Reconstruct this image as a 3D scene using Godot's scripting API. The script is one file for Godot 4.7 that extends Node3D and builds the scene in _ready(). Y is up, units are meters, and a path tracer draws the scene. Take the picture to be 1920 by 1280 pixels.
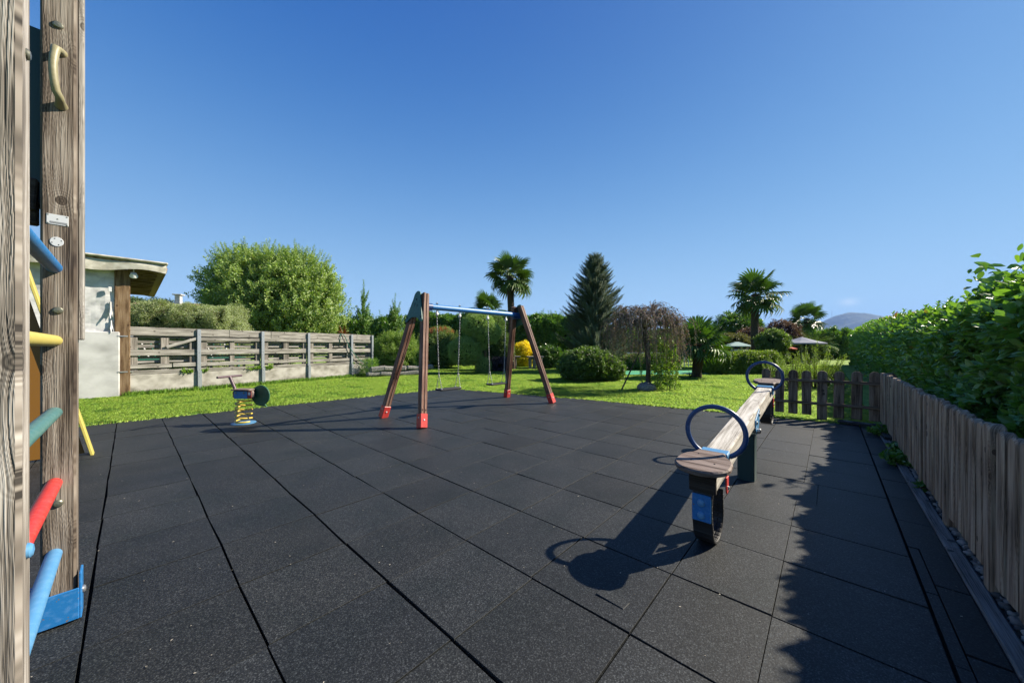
extends Node3D
# A rubber-paved playground beside a garden. P(a, b) is a point of the playground: a metres along the joints that run
# away to the left, b metres along those that run away to the right; G(x, d) is a point of the garden.

const TH := 0.83300
const U1 := Vector3(-0.73995, 0, -0.67266)
const U2 := Vector3(0.67266, 0, -0.73995)
const SUN := Vector3(0.958, 0.712, -0.287)

var M := {}
var taken := {}
var rng := RandomNumberGenerator.new()


class MB:
	var v := PackedVector3Array()
	var n := PackedVector3Array()
	var t := PackedVector2Array()
	var c := PackedColorArray()
	var tint := Color(1, 1, 1)
	var off := Vector2.ZERO

	func tri(p: Vector3, q: Vector3, r: Vector3, np: Vector3, nq: Vector3, nr: Vector3, up: Vector2, uq: Vector2, ur: Vector2) -> void:
		if (r - p).cross(q - p).dot(np + nq + nr) < 0.0:
			v.append_array([p, r, q])
			n.append_array([np, nr, nq])
			t.append_array([up + off, ur + off, uq + off])
		else:
			v.append_array([p, q, r])
			n.append_array([np, nq, nr])
			t.append_array([up + off, uq + off, ur + off])
		c.append_array([tint, tint, tint])

	func flat(p: Vector3, q: Vector3, r: Vector3, hint: Vector3, up := Vector2.ZERO, uq := Vector2.ZERO, ur := Vector2.ZERO) -> void:
		var nn := (r - p).cross(q - p).normalized()
		if nn.dot(hint) < 0.0:
			nn = -nn
		tri(p, q, r, nn, nn, nn, up, uq, ur)

	func quad(p: Vector3, q: Vector3, r: Vector3, s: Vector3, hint: Vector3, uvs := []) -> void:
		if uvs.is_empty():
			flat(p, q, r, hint)
			flat(p, r, s, hint)
		else:
			flat(p, q, r, hint, uvs[0], uvs[1], uvs[2])
			flat(p, r, s, hint, uvs[0], uvs[2], uvs[3])

	func _uv(p: Vector3, axis: int) -> Vector2:
		if axis == 0:
			return Vector2(p.y + p.z, p.x)
		if axis == 2:
			return Vector2(p.x + p.y, p.z)
		return Vector2(p.x + p.z, p.y)

	# a box with chamfered edges; the grain runs along axis
	func box(at: Vector3, size: Vector3, bev := 0.004, axis := 1, turn := Basis.IDENTITY) -> void:
		var hs := size / 2.0
		var pos := func(s: Vector3, k: int) -> Vector3:
			var p := Vector3(s.x * (hs.x - bev), s.y * (hs.y - bev), s.z * (hs.z - bev))
			p[k] = s[k] * hs[k]
			return p
		var put4 := func(a: Vector3, b: Vector3, cc: Vector3, d: Vector3, hint: Vector3) -> void:
			quad(at + turn * a, at + turn * b, at + turn * cc, at + turn * d, turn * hint, [_uv(a, axis), _uv(b, axis), _uv(cc, axis), _uv(d, axis)])
		for k in 3:
			var l := (k + 1) % 3
			var m := (k + 2) % 3
			for s in [-1.0, 1.0]:
				var q := []
				for e in [[-1.0, -1.0], [1.0, -1.0], [1.0, 1.0], [-1.0, 1.0]]:
					var sg := Vector3.ZERO
					sg[k] = s
					sg[l] = e[0]
					sg[m] = e[1]
					q.append(pos.call(sg, k))
				var h := Vector3.ZERO
				h[k] = s
				put4.call(q[0], q[1], q[2], q[3], h)
				for s2 in [-1.0, 1.0]:
					var a := Vector3.ZERO
					a[k] = s
					a[l] = s2
					a[m] = -1.0
					var b := a
					b[m] = 1.0
					var h2 := Vector3.ZERO
					h2[k] = s
					h2[l] = s2
					put4.call(pos.call(a, k), pos.call(b, k), pos.call(b, l), pos.call(a, l), h2)
		for sx in [-1.0, 1.0]:
			for sy in [-1.0, 1.0]:
				for sz in [-1.0, 1.0]:
					var sg := Vector3(sx, sy, sz)
					var a: Vector3 = pos.call(sg, 0)
					var b: Vector3 = pos.call(sg, 1)
					var d: Vector3 = pos.call(sg, 2)
					flat(at + turn * a, at + turn * b, at + turn * d, turn * sg, _uv(a, axis), _uv(b, axis), _uv(d, axis))

	# a tube through points, with a radius at each
	func tube(pts: Array, radii: Array, sides := 8, caps := true, closed := false) -> void:
		var count := pts.size()
		var rings := []
		var norms := []
		var along := 0.0
		var lens := []
		var side := Vector3.ZERO
		for i in count:
			var d: Vector3
			if closed:
				d = pts[(i + 1) % count] - pts[(i - 1 + count) % count]
			else:
				d = pts[mini(i + 1, count - 1)] - pts[maxi(i - 1, 0)]
			d = d.normalized()
			if i == 0:
				side = d.cross(Vector3.UP if absf(d.y) < 0.9 else Vector3.RIGHT).normalized()
			else:
				side = (side - d * side.dot(d)).normalized()
				along += (pts[i] - pts[i - 1]).length()
			lens.append(along)
			var other := d.cross(side)
			var ring := []
			var nr := []
			var r: float = radii[mini(i, radii.size() - 1)]
			for k in sides:
				var a := TAU * k / sides
				var o := side * cos(a) + other * sin(a)
				nr.append(o)
				ring.append(pts[i] + o * r)
			rings.append(ring)
			norms.append(nr)
		var last := count if closed else count - 1
		for i in last:
			var j := (i + 1) % count
			for k in sides:
				var l := (k + 1) % sides
				var u0 := float(k) / sides * 0.2
				var u1 := float(k + 1) / sides * 0.2
				var v0: float = lens[i]
				var v1: float = lens[j] if j else along
				tri(rings[i][k], rings[i][l], rings[j][l], norms[i][k], norms[i][l], norms[j][l], Vector2(u0, v0), Vector2(u1, v0), Vector2(u1, v1))
				tri(rings[i][k], rings[j][l], rings[j][k], norms[i][k], norms[j][l], norms[j][k], Vector2(u0, v0), Vector2(u1, v1), Vector2(u0, v1))
		if caps and not closed:
			for e in [0, count - 1]:
				var out: Vector3 = (pts[0] - pts[1]) if e == 0 else (pts[count - 1] - pts[count - 2])
				for k in sides:
					flat(pts[e], rings[e][k], rings[e][(k + 1) % sides], out)

	# an outline in the local xy plane, thick along z, with chamfered rims
	func slab(poly: PackedVector2Array, thick: float, bev: float, xf := Transform3D.IDENTITY) -> void:
		var cnt := poly.size()
		var area := 0.0
		for i in cnt:
			area += poly[i].cross(poly[(i + 1) % cnt])
		var sgn := signf(area)
		var inner := PackedVector2Array()
		for i in cnt:
			var e0 := (poly[i] - poly[(i - 1 + cnt) % cnt]).normalized()
			var e1 := (poly[(i + 1) % cnt] - poly[i]).normalized()
			var n0 := Vector2(-e0.y, e0.x) * sgn
			var n1 := Vector2(-e1.y, e1.x) * sgn
			var b := (n0 + n1).normalized()
			inner.append(poly[i] + b * (bev / maxf(0.4, b.dot(n0))))
		var idx := Geometry2D.triangulate_polygon(inner)
		var hz := thick / 2.0
		for z in [-1.0, 1.0]:
			var h: Vector3 = xf.basis * Vector3(0, 0, z)
			for i in range(0, idx.size(), 3):
				var q := []
				for k in 3:
					q.append(inner[idx[i + k]])
				flat(xf * Vector3(q[0].x, q[0].y, z * hz), xf * Vector3(q[1].x, q[1].y, z * hz), xf * Vector3(q[2].x, q[2].y, z * hz), h, q[0], q[1], q[2])
			for i in cnt:
				var j := (i + 1) % cnt
				var mid := (poly[i] + poly[j]) / 2.0 - (inner[i] + inner[j]) / 2.0
				quad(xf * Vector3(inner[i].x, inner[i].y, z * hz), xf * Vector3(inner[j].x, inner[j].y, z * hz), xf * Vector3(poly[j].x, poly[j].y, z * (hz - bev)), xf * Vector3(poly[i].x, poly[i].y, z * (hz - bev)), xf.basis * Vector3(mid.x, mid.y, z * bev), [inner[i], inner[j], poly[j], poly[i]])
		for i in cnt:
			var j := (i + 1) % cnt
			var e := (poly[j] - poly[i]).normalized()
			var o := Vector2(e.y, -e.x) * sgn
			quad(xf * Vector3(poly[i].x, poly[i].y, hz - bev), xf * Vector3(poly[j].x, poly[j].y, hz - bev), xf * Vector3(poly[j].x, poly[j].y, bev - hz), xf * Vector3(poly[i].x, poly[i].y, bev - hz), xf.basis * Vector3(o.x, o.y, 0), [poly[i], poly[j], poly[j] + Vector2(thick, 0), poly[i] + Vector2(thick, 0)])

	# a profile of (radius, height) turned about the y axis
	func lathe(prof: Array, sides := 12, xf := Transform3D.IDENTITY) -> void:
		for i in prof.size() - 1:
			var a: Vector2 = prof[i]
			var b: Vector2 = prof[i + 1]
			var e := (b - a).normalized()
			for k in sides:
				var t0 := TAU * k / sides
				var t1 := TAU * (k + 1) / sides
				var r0 := Vector3(cos(t0), 0, sin(t0))
				var r1 := Vector3(cos(t1), 0, sin(t1))
				var m0 := xf.basis * (r0 * e.y - Vector3.UP * e.x)
				var m1 := xf.basis * (r1 * e.y - Vector3.UP * e.x)
				var p := xf * (r0 * a.x + Vector3.UP * a.y)
				var q := xf * (r1 * a.x + Vector3.UP * a.y)
				var r := xf * (r1 * b.x + Vector3.UP * b.y)
				var s := xf * (r0 * b.x + Vector3.UP * b.y)
				var w := [Vector2(t0 * 0.2, a.y), Vector2(t1 * 0.2, a.y), Vector2(t1 * 0.2, b.y), Vector2(t0 * 0.2, b.y)]
				if a.x > 1e-5:
					tri(p, q, r, m0, m1, m1, w[0], w[1], w[2])
				if b.x > 1e-5:
					tri(p, r, s, m0, m1, m0, w[0], w[2], w[3])

	# one leaf: base, axis, face direction, length, width, fold
	func leaf(p: Vector3, ax: Vector3, nm: Vector3, ln: float, wd: float, fold := 0.25, curl := 0.0) -> void:
		var y := ax.normalized()
		var x := y.cross(nm).normalized()
		var z := x.cross(y)
		var tip := p + y * ln - z * ln * curl
		var mid := p + y * ln * 0.48 - z * wd * fold
		var l := p + y * ln * 0.45 - x * wd * 0.5
		var r := p + y * ln * 0.45 + x * wd * 0.5
		var nl := (z + x * fold).normalized()
		var nr := (z - x * fold).normalized()
		tri(p, l, mid, nl, nl, nl, Vector2.ZERO, Vector2.ZERO, Vector2.ZERO)
		tri(l, tip, mid, nl, nl, nl, Vector2.ZERO, Vector2.ZERO, Vector2.ZERO)
		tri(p, mid, r, nr, nr, nr, Vector2.ZERO, Vector2.ZERO, Vector2.ZERO)
		tri(mid, tip, r, nr, nr, nr, Vector2.ZERO, Vector2.ZERO, Vector2.ZERO)

	func mesh(m: Material) -> ArrayMesh:
		var arr := []
		arr.resize(Mesh.ARRAY_MAX)
		arr[Mesh.ARRAY_VERTEX] = v
		arr[Mesh.ARRAY_NORMAL] = n
		arr[Mesh.ARRAY_TEX_UV] = t
		arr[Mesh.ARRAY_COLOR] = c
		var out := ArrayMesh.new()
		out.add_surface_from_arrays(Mesh.PRIMITIVE_TRIANGLES, arr)
		out.surface_set_material(0, m)
		return out


# ---------------------------------------------------------------- naming and placing
func P(a: float, b: float, y := 0.0) -> Vector3:
	return U1 * a + U2 * b + Vector3(0, y, 0)


func G(x: float, d: float, y := 0.0) -> Vector3:
	return Vector3(x, y, -d)


func numbered(nm: String) -> String:
	if not taken.has(nm):
		taken[nm] = 0
		return nm
	taken[nm] += 1
	return "%s_%03d" % [nm, taken[nm]]


func tag(o: Node, label: String, category: String, group := "") -> void:
	o.set_meta("label", label)
	o.set_meta("category", category)
	if group:
		o.set_meta("group", group)


func thing(nm: String, label: String, category: String, at: Vector3, turn := 0.0, group := "") -> Node3D:
	var o := Node3D.new()
	o.name = numbered(nm)
	add_child(o)
	o.position = at
	o.rotation.y = turn
	tag(o, label, category, group)
	return o


func part(nm: String, mb: MB, m: Material, parent: Node) -> MeshInstance3D:
	var o := MeshInstance3D.new()
	o.name = nm
	o.mesh = mb.mesh(m)
	parent.add_child(o, true)
	return o


func shared(nm: String, me: Mesh, parent: Node, xf := Transform3D.IDENTITY) -> MeshInstance3D:
	var o := MeshInstance3D.new()
	o.name = nm
	o.mesh = me
	o.transform = xf
	parent.add_child(o, true)
	return o


func setting(nm: String, mb: MB, m: Material) -> MeshInstance3D:
	var o := part(numbered(nm), mb, m, self)
	o.set_meta("kind", "structure")
	return o


func many(nm: String, me: Mesh, xfs: Array, cols: Array, parent: Node, gain := 2.0) -> MultiMeshInstance3D:
	var mm := MultiMesh.new()
	mm.transform_format = MultiMesh.TRANSFORM_3D
	mm.use_colors = true
	mm.mesh = me
	mm.instance_count = xfs.size()
	for i in xfs.size():
		mm.set_instance_transform(i, xfs[i])
		mm.set_instance_color(i, cols[i] * gain)
	var o := MultiMeshInstance3D.new()
	o.name = nm
	o.multimesh = mm
	o.set_meta("kind", "stuff")
	parent.add_child(o, true)
	return o


func bolt(parent: Node, nm: String, at: Vector3, out: Vector3, r: float, m: Material) -> void:
	var mb := MB.new()
	var y := out.normalized()
	var x := y.cross(Vector3(0.3, 0.9, 0.2)).normalized()
	mb.lathe([Vector2(r, 0), Vector2(r * 0.95, r * 0.25), Vector2(r * 0.7, r * 0.5), Vector2(0.0, r * 0.62)], 10, Transform3D(Basis(x, y, x.cross(y)), at))
	part(nm, mb, m, parent)


# ---------------------------------------------------------------- materials
func lin(r: float, g: float, b: float) -> Color:
	return Color(r, g, b).linear_to_srgb()


func plain(c: Color, rough := 0.7, metal := 0.0, spec := 0.5) -> StandardMaterial3D:
	var m := StandardMaterial3D.new()
	m.albedo_color = c
	m.roughness = rough
	m.metallic = metal
	m.metallic_specular = spec
	m.vertex_color_use_as_albedo = true
	return m


func noise(sd: int, freq: float, kind := FastNoiseLite.TYPE_SIMPLEX_SMOOTH, oct := 4) -> FastNoiseLite:
	var f := FastNoiseLite.new()
	f.seed = sd
	f.noise_type = kind
	f.frequency = freq
	f.fractal_octaves = oct
	f.fractal_type = FastNoiseLite.FRACTAL_FBM if oct > 1 else FastNoiseLite.FRACTAL_NONE
	return f


func noise_tex(sd: int, freq: float, cols: Array, stops: Array, size := 512, oct := 4) -> NoiseTexture2D:
	var t := NoiseTexture2D.new()
	t.width = size
	t.height = size
	t.seamless = true
	t.noise = noise(sd, freq, FastNoiseLite.TYPE_SIMPLEX_SMOOTH, oct)
	if cols.size():
		var g := Gradient.new()
		g.offsets = PackedFloat32Array(stops)
		g.colors = PackedColorArray(cols)
		t.color_ramp = g
	return t


# weathered wood: fibre streaks, cracks and knots; the picture is 0.25 m across and 2 m along
func wood(sd: int, ramp: Array, crack := 0.5, knots := 3, blotch := 0.35, relief := 0.12, rough := 0.85) -> StandardMaterial3D:
	var w := 256
	var h := 640
	var n1 := noise(sd, 1.0, FastNoiseLite.TYPE_SIMPLEX_SMOOTH, 1)
	var n2 := noise(sd + 7, 1.0, FastNoiseLite.TYPE_SIMPLEX_SMOOTH, 2)
	var r := RandomNumberGenerator.new()
	r.seed = sd * 77 + 5
	var kn := []
	for i in knots:
		kn.append([r.randf(), r.randf_range(0.05, 0.95) * 2.0, r.randf_range(0.010, 0.022)])
	var col := Image.create(w, h, false, Image.FORMAT_RGB8)
	var hgt := Image.create(w, h, false, Image.FORMAT_L8)
	for j in h:
		var yk := 2.0 * j / h
		var y := 1.0 - absf(1.0 - yk)
		for i in w:
			var x := float(i) / w
			var near := 9.0
			var bend := 0.0
			for k in kn:
				var dx: float = wrapf(x - k[0], -0.5, 0.5) * 0.25
				var dy: float = (yk - k[1])
				var d: float = sqrt(dx * dx + dy * dy * 0.3) / k[2]
				near = minf(near, sqrt(dx * dx + dy * dy * 0.7) / k[2])
				bend += signf(dx) * 0.05 * exp(-d * 0.8)
			var xx := x + bend + 0.03 * n1.get_noise_2d(x * 1.5, y * 1.3 + 40.0)
			var ca := cos(TAU * xx)
			var sa := sin(TAU * xx)
			var fibre := n1.get_noise_3d(ca * 9.0, sa * 9.0, y * 1.6)
			var fine := n1.get_noise_3d(ca * 26.0 + 30.0, sa * 26.0, y * 5.0)
			var blot := n2.get_noise_3d(ca * 0.8 + 9.0, sa * 0.8, y * 1.7)
			var hair := n1.get_noise_3d(ca * 52.0 + 70.0, sa * 52.0, y * 9.0)
			var t := 0.52 + 0.24 * fibre + 0.26 * fine + 0.22 * hair + blotch * blot
			var depth := 0.62 + 0.22 * fibre + 0.22 * fine + 0.16 * hair
			var cr := n1.get_noise_3d(ca * 15.0 - 20.0, sa * 15.0, y * 0.9) - 0.72 + 0.06 * crack
			if cr > 0.0:
				var dk := clampf(cr * 9.0, 0.0, 1.0)
				t -= 0.42 * dk
				depth -= 0.5 * dk
			if near < 1.0:
				t = lerpf(0.12 + 0.1 * sin(near * 14.0), t, smoothstep(0.75, 1.0, near))
				depth -= 0.15
			elif near < 2.2:
				t += 0.10 * sin(near * 13.0)
			t = clampf(t, 0.0, 0.999) * (ramp.size() - 1)
			var q := int(t)
			col.set_pixel(i, j, (ramp[q] as Color).lerp(ramp[q + 1], t - q).linear_to_srgb())
			hgt.set_pixel(i, j, Color(clampf(depth, 0, 1), 0, 0))
	var m := StandardMaterial3D.new()
	m.albedo_texture = ImageTexture.create_from_image(col)
	m.heightmap_enabled = true
	m.heightmap_texture = ImageTexture.create_from_image(hgt)
	m.heightmap_scale = relief
	m.uv1_scale = Vector3(4.0, 0.5, 1)
	m.roughness = rough
	m.metallic_specular = 0.35
	m.vertex_color_use_as_albedo = true
	return m


func leafy(rough := 0.45, through := Color(0.88, 0.93, 0.50), spec := 0.5) -> StandardMaterial3D:
	var m := StandardMaterial3D.new()
	m.albedo_color = Color(1, 1, 1)
	m.vertex_color_use_as_albedo = true
	m.roughness = rough
	m.metallic_specular = spec
	m.backlight_enabled = true
	m.backlight = through
	m.cull_mode = BaseMaterial3D.CULL_DISABLED
	return m


func mottled(sd: int, cols: Array, stops: Array, freq: float, metres: float, rough := 0.9, relief := 0.0) -> StandardMaterial3D:
	var m := StandardMaterial3D.new()
	m.albedo_texture = noise_tex(sd, freq, cols, stops, 512, 6)
	m.uv1_triplanar = true
	m.uv1_world_triplanar = true
	m.uv1_scale = Vector3.ONE / metres
	m.roughness = rough
	m.metallic_specular = 0.35
	m.vertex_color_use_as_albedo = true
	if relief > 0.0:
		m.heightmap_enabled = true
		m.heightmap_texture = noise_tex(sd + 3, freq * 3.0, [], [], 512, 6)
		m.heightmap_scale = relief
	return m


# paint that has faded in patches, with small chips down to the primer or rust
func painted(c: Color, chip: Color, rough: float, sd: int, amount := 0.13) -> StandardMaterial3D:
	var m := StandardMaterial3D.new()
	var pale := Color(lerpf(c.r, 0.5, 0.08) * 1.10, lerpf(c.g, 0.5, 0.08) * 1.10, lerpf(c.b, 0.5, 0.08) * 1.10)
	m.albedo_texture = noise_tex(sd, 0.022, [chip.linear_to_srgb(), chip.linear_to_srgb(), c.linear_to_srgb(), c.linear_to_srgb(), pale.linear_to_srgb()], [0.0, amount * 0.72, amount * 0.72 + 0.025, 0.5, 0.95], 512, 6)
	m.uv1_triplanar = true
	m.uv1_scale = Vector3.ONE * 2.6
	m.roughness = rough
	m.vertex_color_use_as_albedo = true
	return m


func make_materials() -> void:
	var brown := [Color(0.028, 0.021, 0.016), Color(0.085, 0.066, 0.050), Color(0.155, 0.128, 0.102), Color(0.24, 0.208, 0.172), Color(0.33, 0.295, 0.25)]
	M.post = wood(3, brown, 1.6, 6, 0.55, 0.25)
	M.worn_post = wood(4, [Color(0.03, 0.027, 0.024), Color(0.12, 0.105, 0.088), Color(0.24, 0.215, 0.185), Color(0.38, 0.355, 0.32), Color(0.50, 0.48, 0.44)], 1.8, 3, 0.5, 0.25)
	M.beam = wood(5, [Color(0.08, 0.07, 0.055), Color(0.24, 0.22, 0.185), Color(0.42, 0.395, 0.345), Color(0.52, 0.495, 0.44), Color(0.58, 0.56, 0.51)], 0.6, 2, 0.45, 0.08)
	M.board = wood(9, [Color(0.045, 0.041, 0.036), Color(0.135, 0.126, 0.113), Color(0.24, 0.228, 0.206), Color(0.325, 0.312, 0.285), Color(0.39, 0.378, 0.35)], 1.0, 4, 0.45, 0.10)
	M.stain = wood(12, [Color(0.026, 0.012, 0.009), Color(0.068, 0.029, 0.020), Color(0.14, 0.066, 0.043), Color(0.22, 0.125, 0.088), Color(0.36, 0.27, 0.21)], 0.6, 2, 0.40, 0.06, 0.6)
	M.picket = wood(15, [Color(0.055, 0.036, 0.025), Color(0.160, 0.106, 0.070), Color(0.290, 0.200, 0.136), Color(0.40, 0.290, 0.200), Color(0.48, 0.37, 0.265)], 0.7, 4, 0.5, 0.10)
	M.warm = wood(18, [Color(0.050, 0.028, 0.014), Color(0.125, 0.075, 0.038), Color(0.215, 0.140, 0.075), Color(0.30, 0.21, 0.125), Color(0.36, 0.28, 0.19)], 0.6, 3, 0.5, 0.08)
	M.seat = wood(21, [Color(0.03, 0.018, 0.013), Color(0.085, 0.058, 0.045), Color(0.15, 0.11, 0.09), Color(0.22, 0.17, 0.145), Color(0.27, 0.22, 0.19)], 0.4, 2, 0.5, 0.05, 0.65)
	M.dark_wood = wood(24, [Color(0.008, 0.006, 0.005), Color(0.016, 0.012, 0.010), Color(0.028, 0.021, 0.018), Color(0.045, 0.036, 0.030), Color(0.06, 0.05, 0.045)], 0.6, 2, 0.4, 0.06)
	# rubber granulate
	var r := RandomNumberGenerator.new()
	r.seed = 11
	var im := Image.create(512, 512, false, Image.FORMAT_RGB8)
	var hm := Image.create(512, 512, false, Image.FORMAT_L8)
	for j in 512:
		for i in 512:
			var k := r.randf()
			var g := r.randf_range(0.35, 0.9)
			if k > 0.90:
				g = r.randf_range(2.2, 5.0)
			elif k > 0.65:
				g = r.randf_range(1.0, 2.2)
			var c := Color(0.0246, 0.0265, 0.0268) * g
			im.set_pixel(i, j, Color(c.r, c.g, c.b).linear_to_srgb())
			hm.set_pixel(i, j, Color(r.randf(), 0, 0))
	var rub := StandardMaterial3D.new()
	rub.albedo_texture = ImageTexture.create_from_image(im)
	rub.uv1_triplanar = true
	rub.uv1_world_triplanar = true
	rub.uv1_scale = Vector3.ONE * (1.0 / 1.6)
	rub.heightmap_enabled = true
	rub.heightmap_texture = ImageTexture.create_from_image(hm)
	rub.heightmap_scale = 0.05
	rub.roughness = 0.58
	rub.metallic_specular = 0.36
	rub.vertex_color_use_as_albedo = true
	rub.detail_enabled = true
	rub.detail_blend_mode = BaseMaterial3D.BLEND_MODE_MUL
	rub.detail_uv_layer = BaseMaterial3D.DETAIL_UV_2
	rub.detail_albedo = noise_tex(31, 0.012, [Color(0.80, 0.84, 0.84), Color(0.92, 0.93, 0.94), Color(1, 1, 1)], [0.0, 0.5, 1.0], 512, 5)
	rub.uv2_triplanar = true
	rub.uv2_world_triplanar = true
	rub.uv2_scale = Vector3.ONE * 0.31
	M.rubber = rub
	M.soil = mottled(41, [lin(0.012, 0.010, 0.008), lin(0.035, 0.028, 0.021), lin(0.07, 0.058, 0.045)], [0.25, 0.5, 0.8], 0.03, 1.3, 0.95, 0.5)
	M.bed = mottled(42, [lin(0.004, 0.004, 0.0035), lin(0.008, 0.008, 0.006), lin(0.014, 0.013, 0.010)], [0.3, 0.5, 0.8], 0.03, 1.0, 0.95)
	M.turf = mottled(43, [lin(0.15, 0.23, 0.040), lin(0.215, 0.30, 0.056), lin(0.27, 0.35, 0.075)], [0.25, 0.5, 0.78], 0.02, 1.7, 0.9, 1.2)
	M.turf.detail_enabled = true
	M.turf.detail_blend_mode = BaseMaterial3D.BLEND_MODE_MUL
	M.turf.detail_uv_layer = BaseMaterial3D.DETAIL_UV_2
	M.turf.detail_albedo = noise_tex(44, 0.02, [Color(0.78, 0.84, 0.70), Color(0.95, 0.97, 0.90), Color(1.0, 1.0, 0.95)], [0.2, 0.5, 0.8], 512, 5)
	M.turf.uv2_triplanar = true
	M.turf.uv2_world_triplanar = true
	M.turf.uv2_scale = Vector3.ONE * 0.073
	M.concrete = mottled(45, [lin(0.17, 0.16, 0.135), lin(0.30, 0.285, 0.25), lin(0.40, 0.385, 0.35)], [0.22, 0.48, 0.75], 0.010, 1.9, 0.9, 0.25)
	M.render = mottled(46, [lin(0.30, 0.30, 0.29), lin(0.42, 0.42, 0.41), lin(0.52, 0.52, 0.51)], [0.2, 0.5, 0.8], 0.008, 2.3, 0.9, 0.2)
	M.stone = mottled(47, [lin(0.10, 0.095, 0.085), lin(0.22, 0.21, 0.19), lin(0.34, 0.33, 0.30)], [0.25, 0.5, 0.8], 0.03, 0.8, 0.95, 0.8)
	M.canvas = mottled(48, [lin(0.24, 0.22, 0.17), lin(0.44, 0.42, 0.35), lin(0.56, 0.54, 0.48)], [0.22, 0.5, 0.8], 0.012, 1.4, 0.9, 0.15)
	M.plastic_sheet = mottled(49, [lin(0.34, 0.34, 0.335), lin(0.48, 0.48, 0.475), lin(0.58, 0.58, 0.57)], [0.2, 0.5, 0.8], 0.012, 1.2, 0.5)
	M.zinc = mottled(50, [lin(0.20, 0.22, 0.25), lin(0.30, 0.33, 0.36), lin(0.40, 0.42, 0.45)], [0.3, 0.5, 0.7], 0.05, 0.4, 0.45)
	M.zinc.metallic = 0.6
	M.steel = plain(lin(0.42, 0.42, 0.41), 0.35, 0.85)
	M.chain = plain(lin(0.40, 0.40, 0.40), 0.4, 0.7)
	M.brass = plain(lin(0.17, 0.17, 0.13), 0.38, 0.6)
	M.blue = painted(Color(0.012, 0.135, 0.36), Color(0.16, 0.10, 0.06), 0.45, 201, 0.16)
	M.navy = painted(Color(0.008, 0.045, 0.15), Color(0.03, 0.07, 0.12), 0.4, 202, 0.14)
	M.pale_blue = painted(Color(0.075, 0.23, 0.42), Color(0.12, 0.12, 0.12), 0.42, 203, 0.16)
	M.red = painted(Color(0.48, 0.034, 0.028), Color(0.16, 0.05, 0.035), 0.45, 204, 0.17)
	M.green = painted(Color(0.014, 0.092, 0.078), Color(0.01, 0.03, 0.028), 0.55, 205, 0.18)
	M.deep_green = plain(lin(0.006, 0.035, 0.035), 0.45)
	M.disc_green = painted(Color(0.012, 0.075, 0.034), Color(0.01, 0.025, 0.015), 0.5, 206, 0.15)
	M.teal = painted(Color(0.06, 0.16, 0.155), Color(0.03, 0.07, 0.07), 0.38, 207, 0.15)
	M.yellow = painted(Color(0.46, 0.385, 0.085), Color(0.22, 0.17, 0.06), 0.48, 208, 0.16)
	M.slide = plain(lin(0.16, 0.072, 0.006), 0.5)  # dark amber: the shade on yellow plywood is put into the colour
	M.spring = painted(Color(0.54, 0.39, 0.055), Color(0.20, 0.10, 0.03), 0.42, 209, 0.17)
	M.beige = painted(Color(0.24, 0.215, 0.115), Color(0.10, 0.09, 0.05), 0.48, 210, 0.16)
	M.purple = plain(lin(0.085, 0.05, 0.06), 0.45)
	M.white = plain(lin(0.60, 0.60, 0.59), 0.45)
	M.plate = plain(lin(0.50, 0.52, 0.53), 0.4)
	M.print = plain(lin(0.20, 0.21, 0.22), 0.5)
	M.black = plain(lin(0.010, 0.010, 0.011), 0.8)
	M.tyre = plain(lin(0.012, 0.012, 0.013), 0.55)
	M.hose = plain(lin(0.02, 0.13, 0.085), 0.4)
	M.chair_green = plain(lin(0.012, 0.11, 0.07), 0.5)
	M.bark = mottled(60, [lin(0.035, 0.027, 0.02), lin(0.08, 0.064, 0.048), lin(0.15, 0.125, 0.095)], [0.25, 0.5, 0.8], 0.05, 0.5, 0.95, 0.8)
	M.fibre = mottled(61, [lin(0.025, 0.018, 0.012), lin(0.07, 0.05, 0.034), lin(0.14, 0.105, 0.075)], [0.25, 0.5, 0.8], 0.09, 0.5, 0.95, 1.5)
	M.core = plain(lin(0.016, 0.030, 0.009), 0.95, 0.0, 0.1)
	M.leaf = leafy(0.48)
	M.gloss = leafy(0.30, Color(0.82, 0.89, 0.40), 0.55)
	M.grass = leafy(0.55, Color(0.90, 0.95, 0.42), 0.35)
	M.needle = leafy(0.6, Color(0.35, 0.42, 0.2), 0.3)
	M.dry = leafy(0.8, Color(0.55, 0.5, 0.4), 0.2)


# ---------------------------------------------------------------- foliage
func rdir(r: RandomNumberGenerator) -> Vector3:
	var z := r.randf_range(-1, 1)
	var a := r.randf() * TAU
	var s := sqrt(1.0 - z * z)
	return Vector3(s * cos(a), z, s * sin(a))


func basis_up(y: Vector3, r: RandomNumberGenerator) -> Basis:
	var q := y.normalized()
	var x := q.cross(rdir(r)).normalized()
	return Basis(x, q, x.cross(q))


# a spray of leaves round a short twig along +y
func clump(sd: int, leaves: int, size: float, ln: float, wd: float, m: Material, spread := 0.9, fold := 0.25, twig := 0.0) -> ArrayMesh:
	var r := RandomNumberGenerator.new()
	r.seed = sd
	var mb := MB.new()
	for i in leaves:
		var t := (i + 0.5) / leaves
		var p := Vector3(0, (t - 0.45) * size, 0) + rdir(r) * size * 0.28
		var a := TAU * (i * 0.382 + r.randf() * 0.12)
		var ax := Vector3(cos(a) * spread, 0.55 + 0.4 * r.randf(), sin(a) * spread)
		var nm := (Vector3.UP + rdir(r) * 0.8)
		mb.leaf(p, ax, nm, ln * r.randf_range(0.75, 1.2), wd * r.randf_range(0.8, 1.15), fold, r.randf_range(-0.05, 0.25))
	if twig > 0.0:
		mb.tint = Color(0.9, 0.6, 0.5)
		mb.tube([Vector3(0, -size * 0.8, 0), Vector3(0, size * 0.4, 0)], [twig, twig * 0.5], 3, false)
	return mb.mesh(m)


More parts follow.
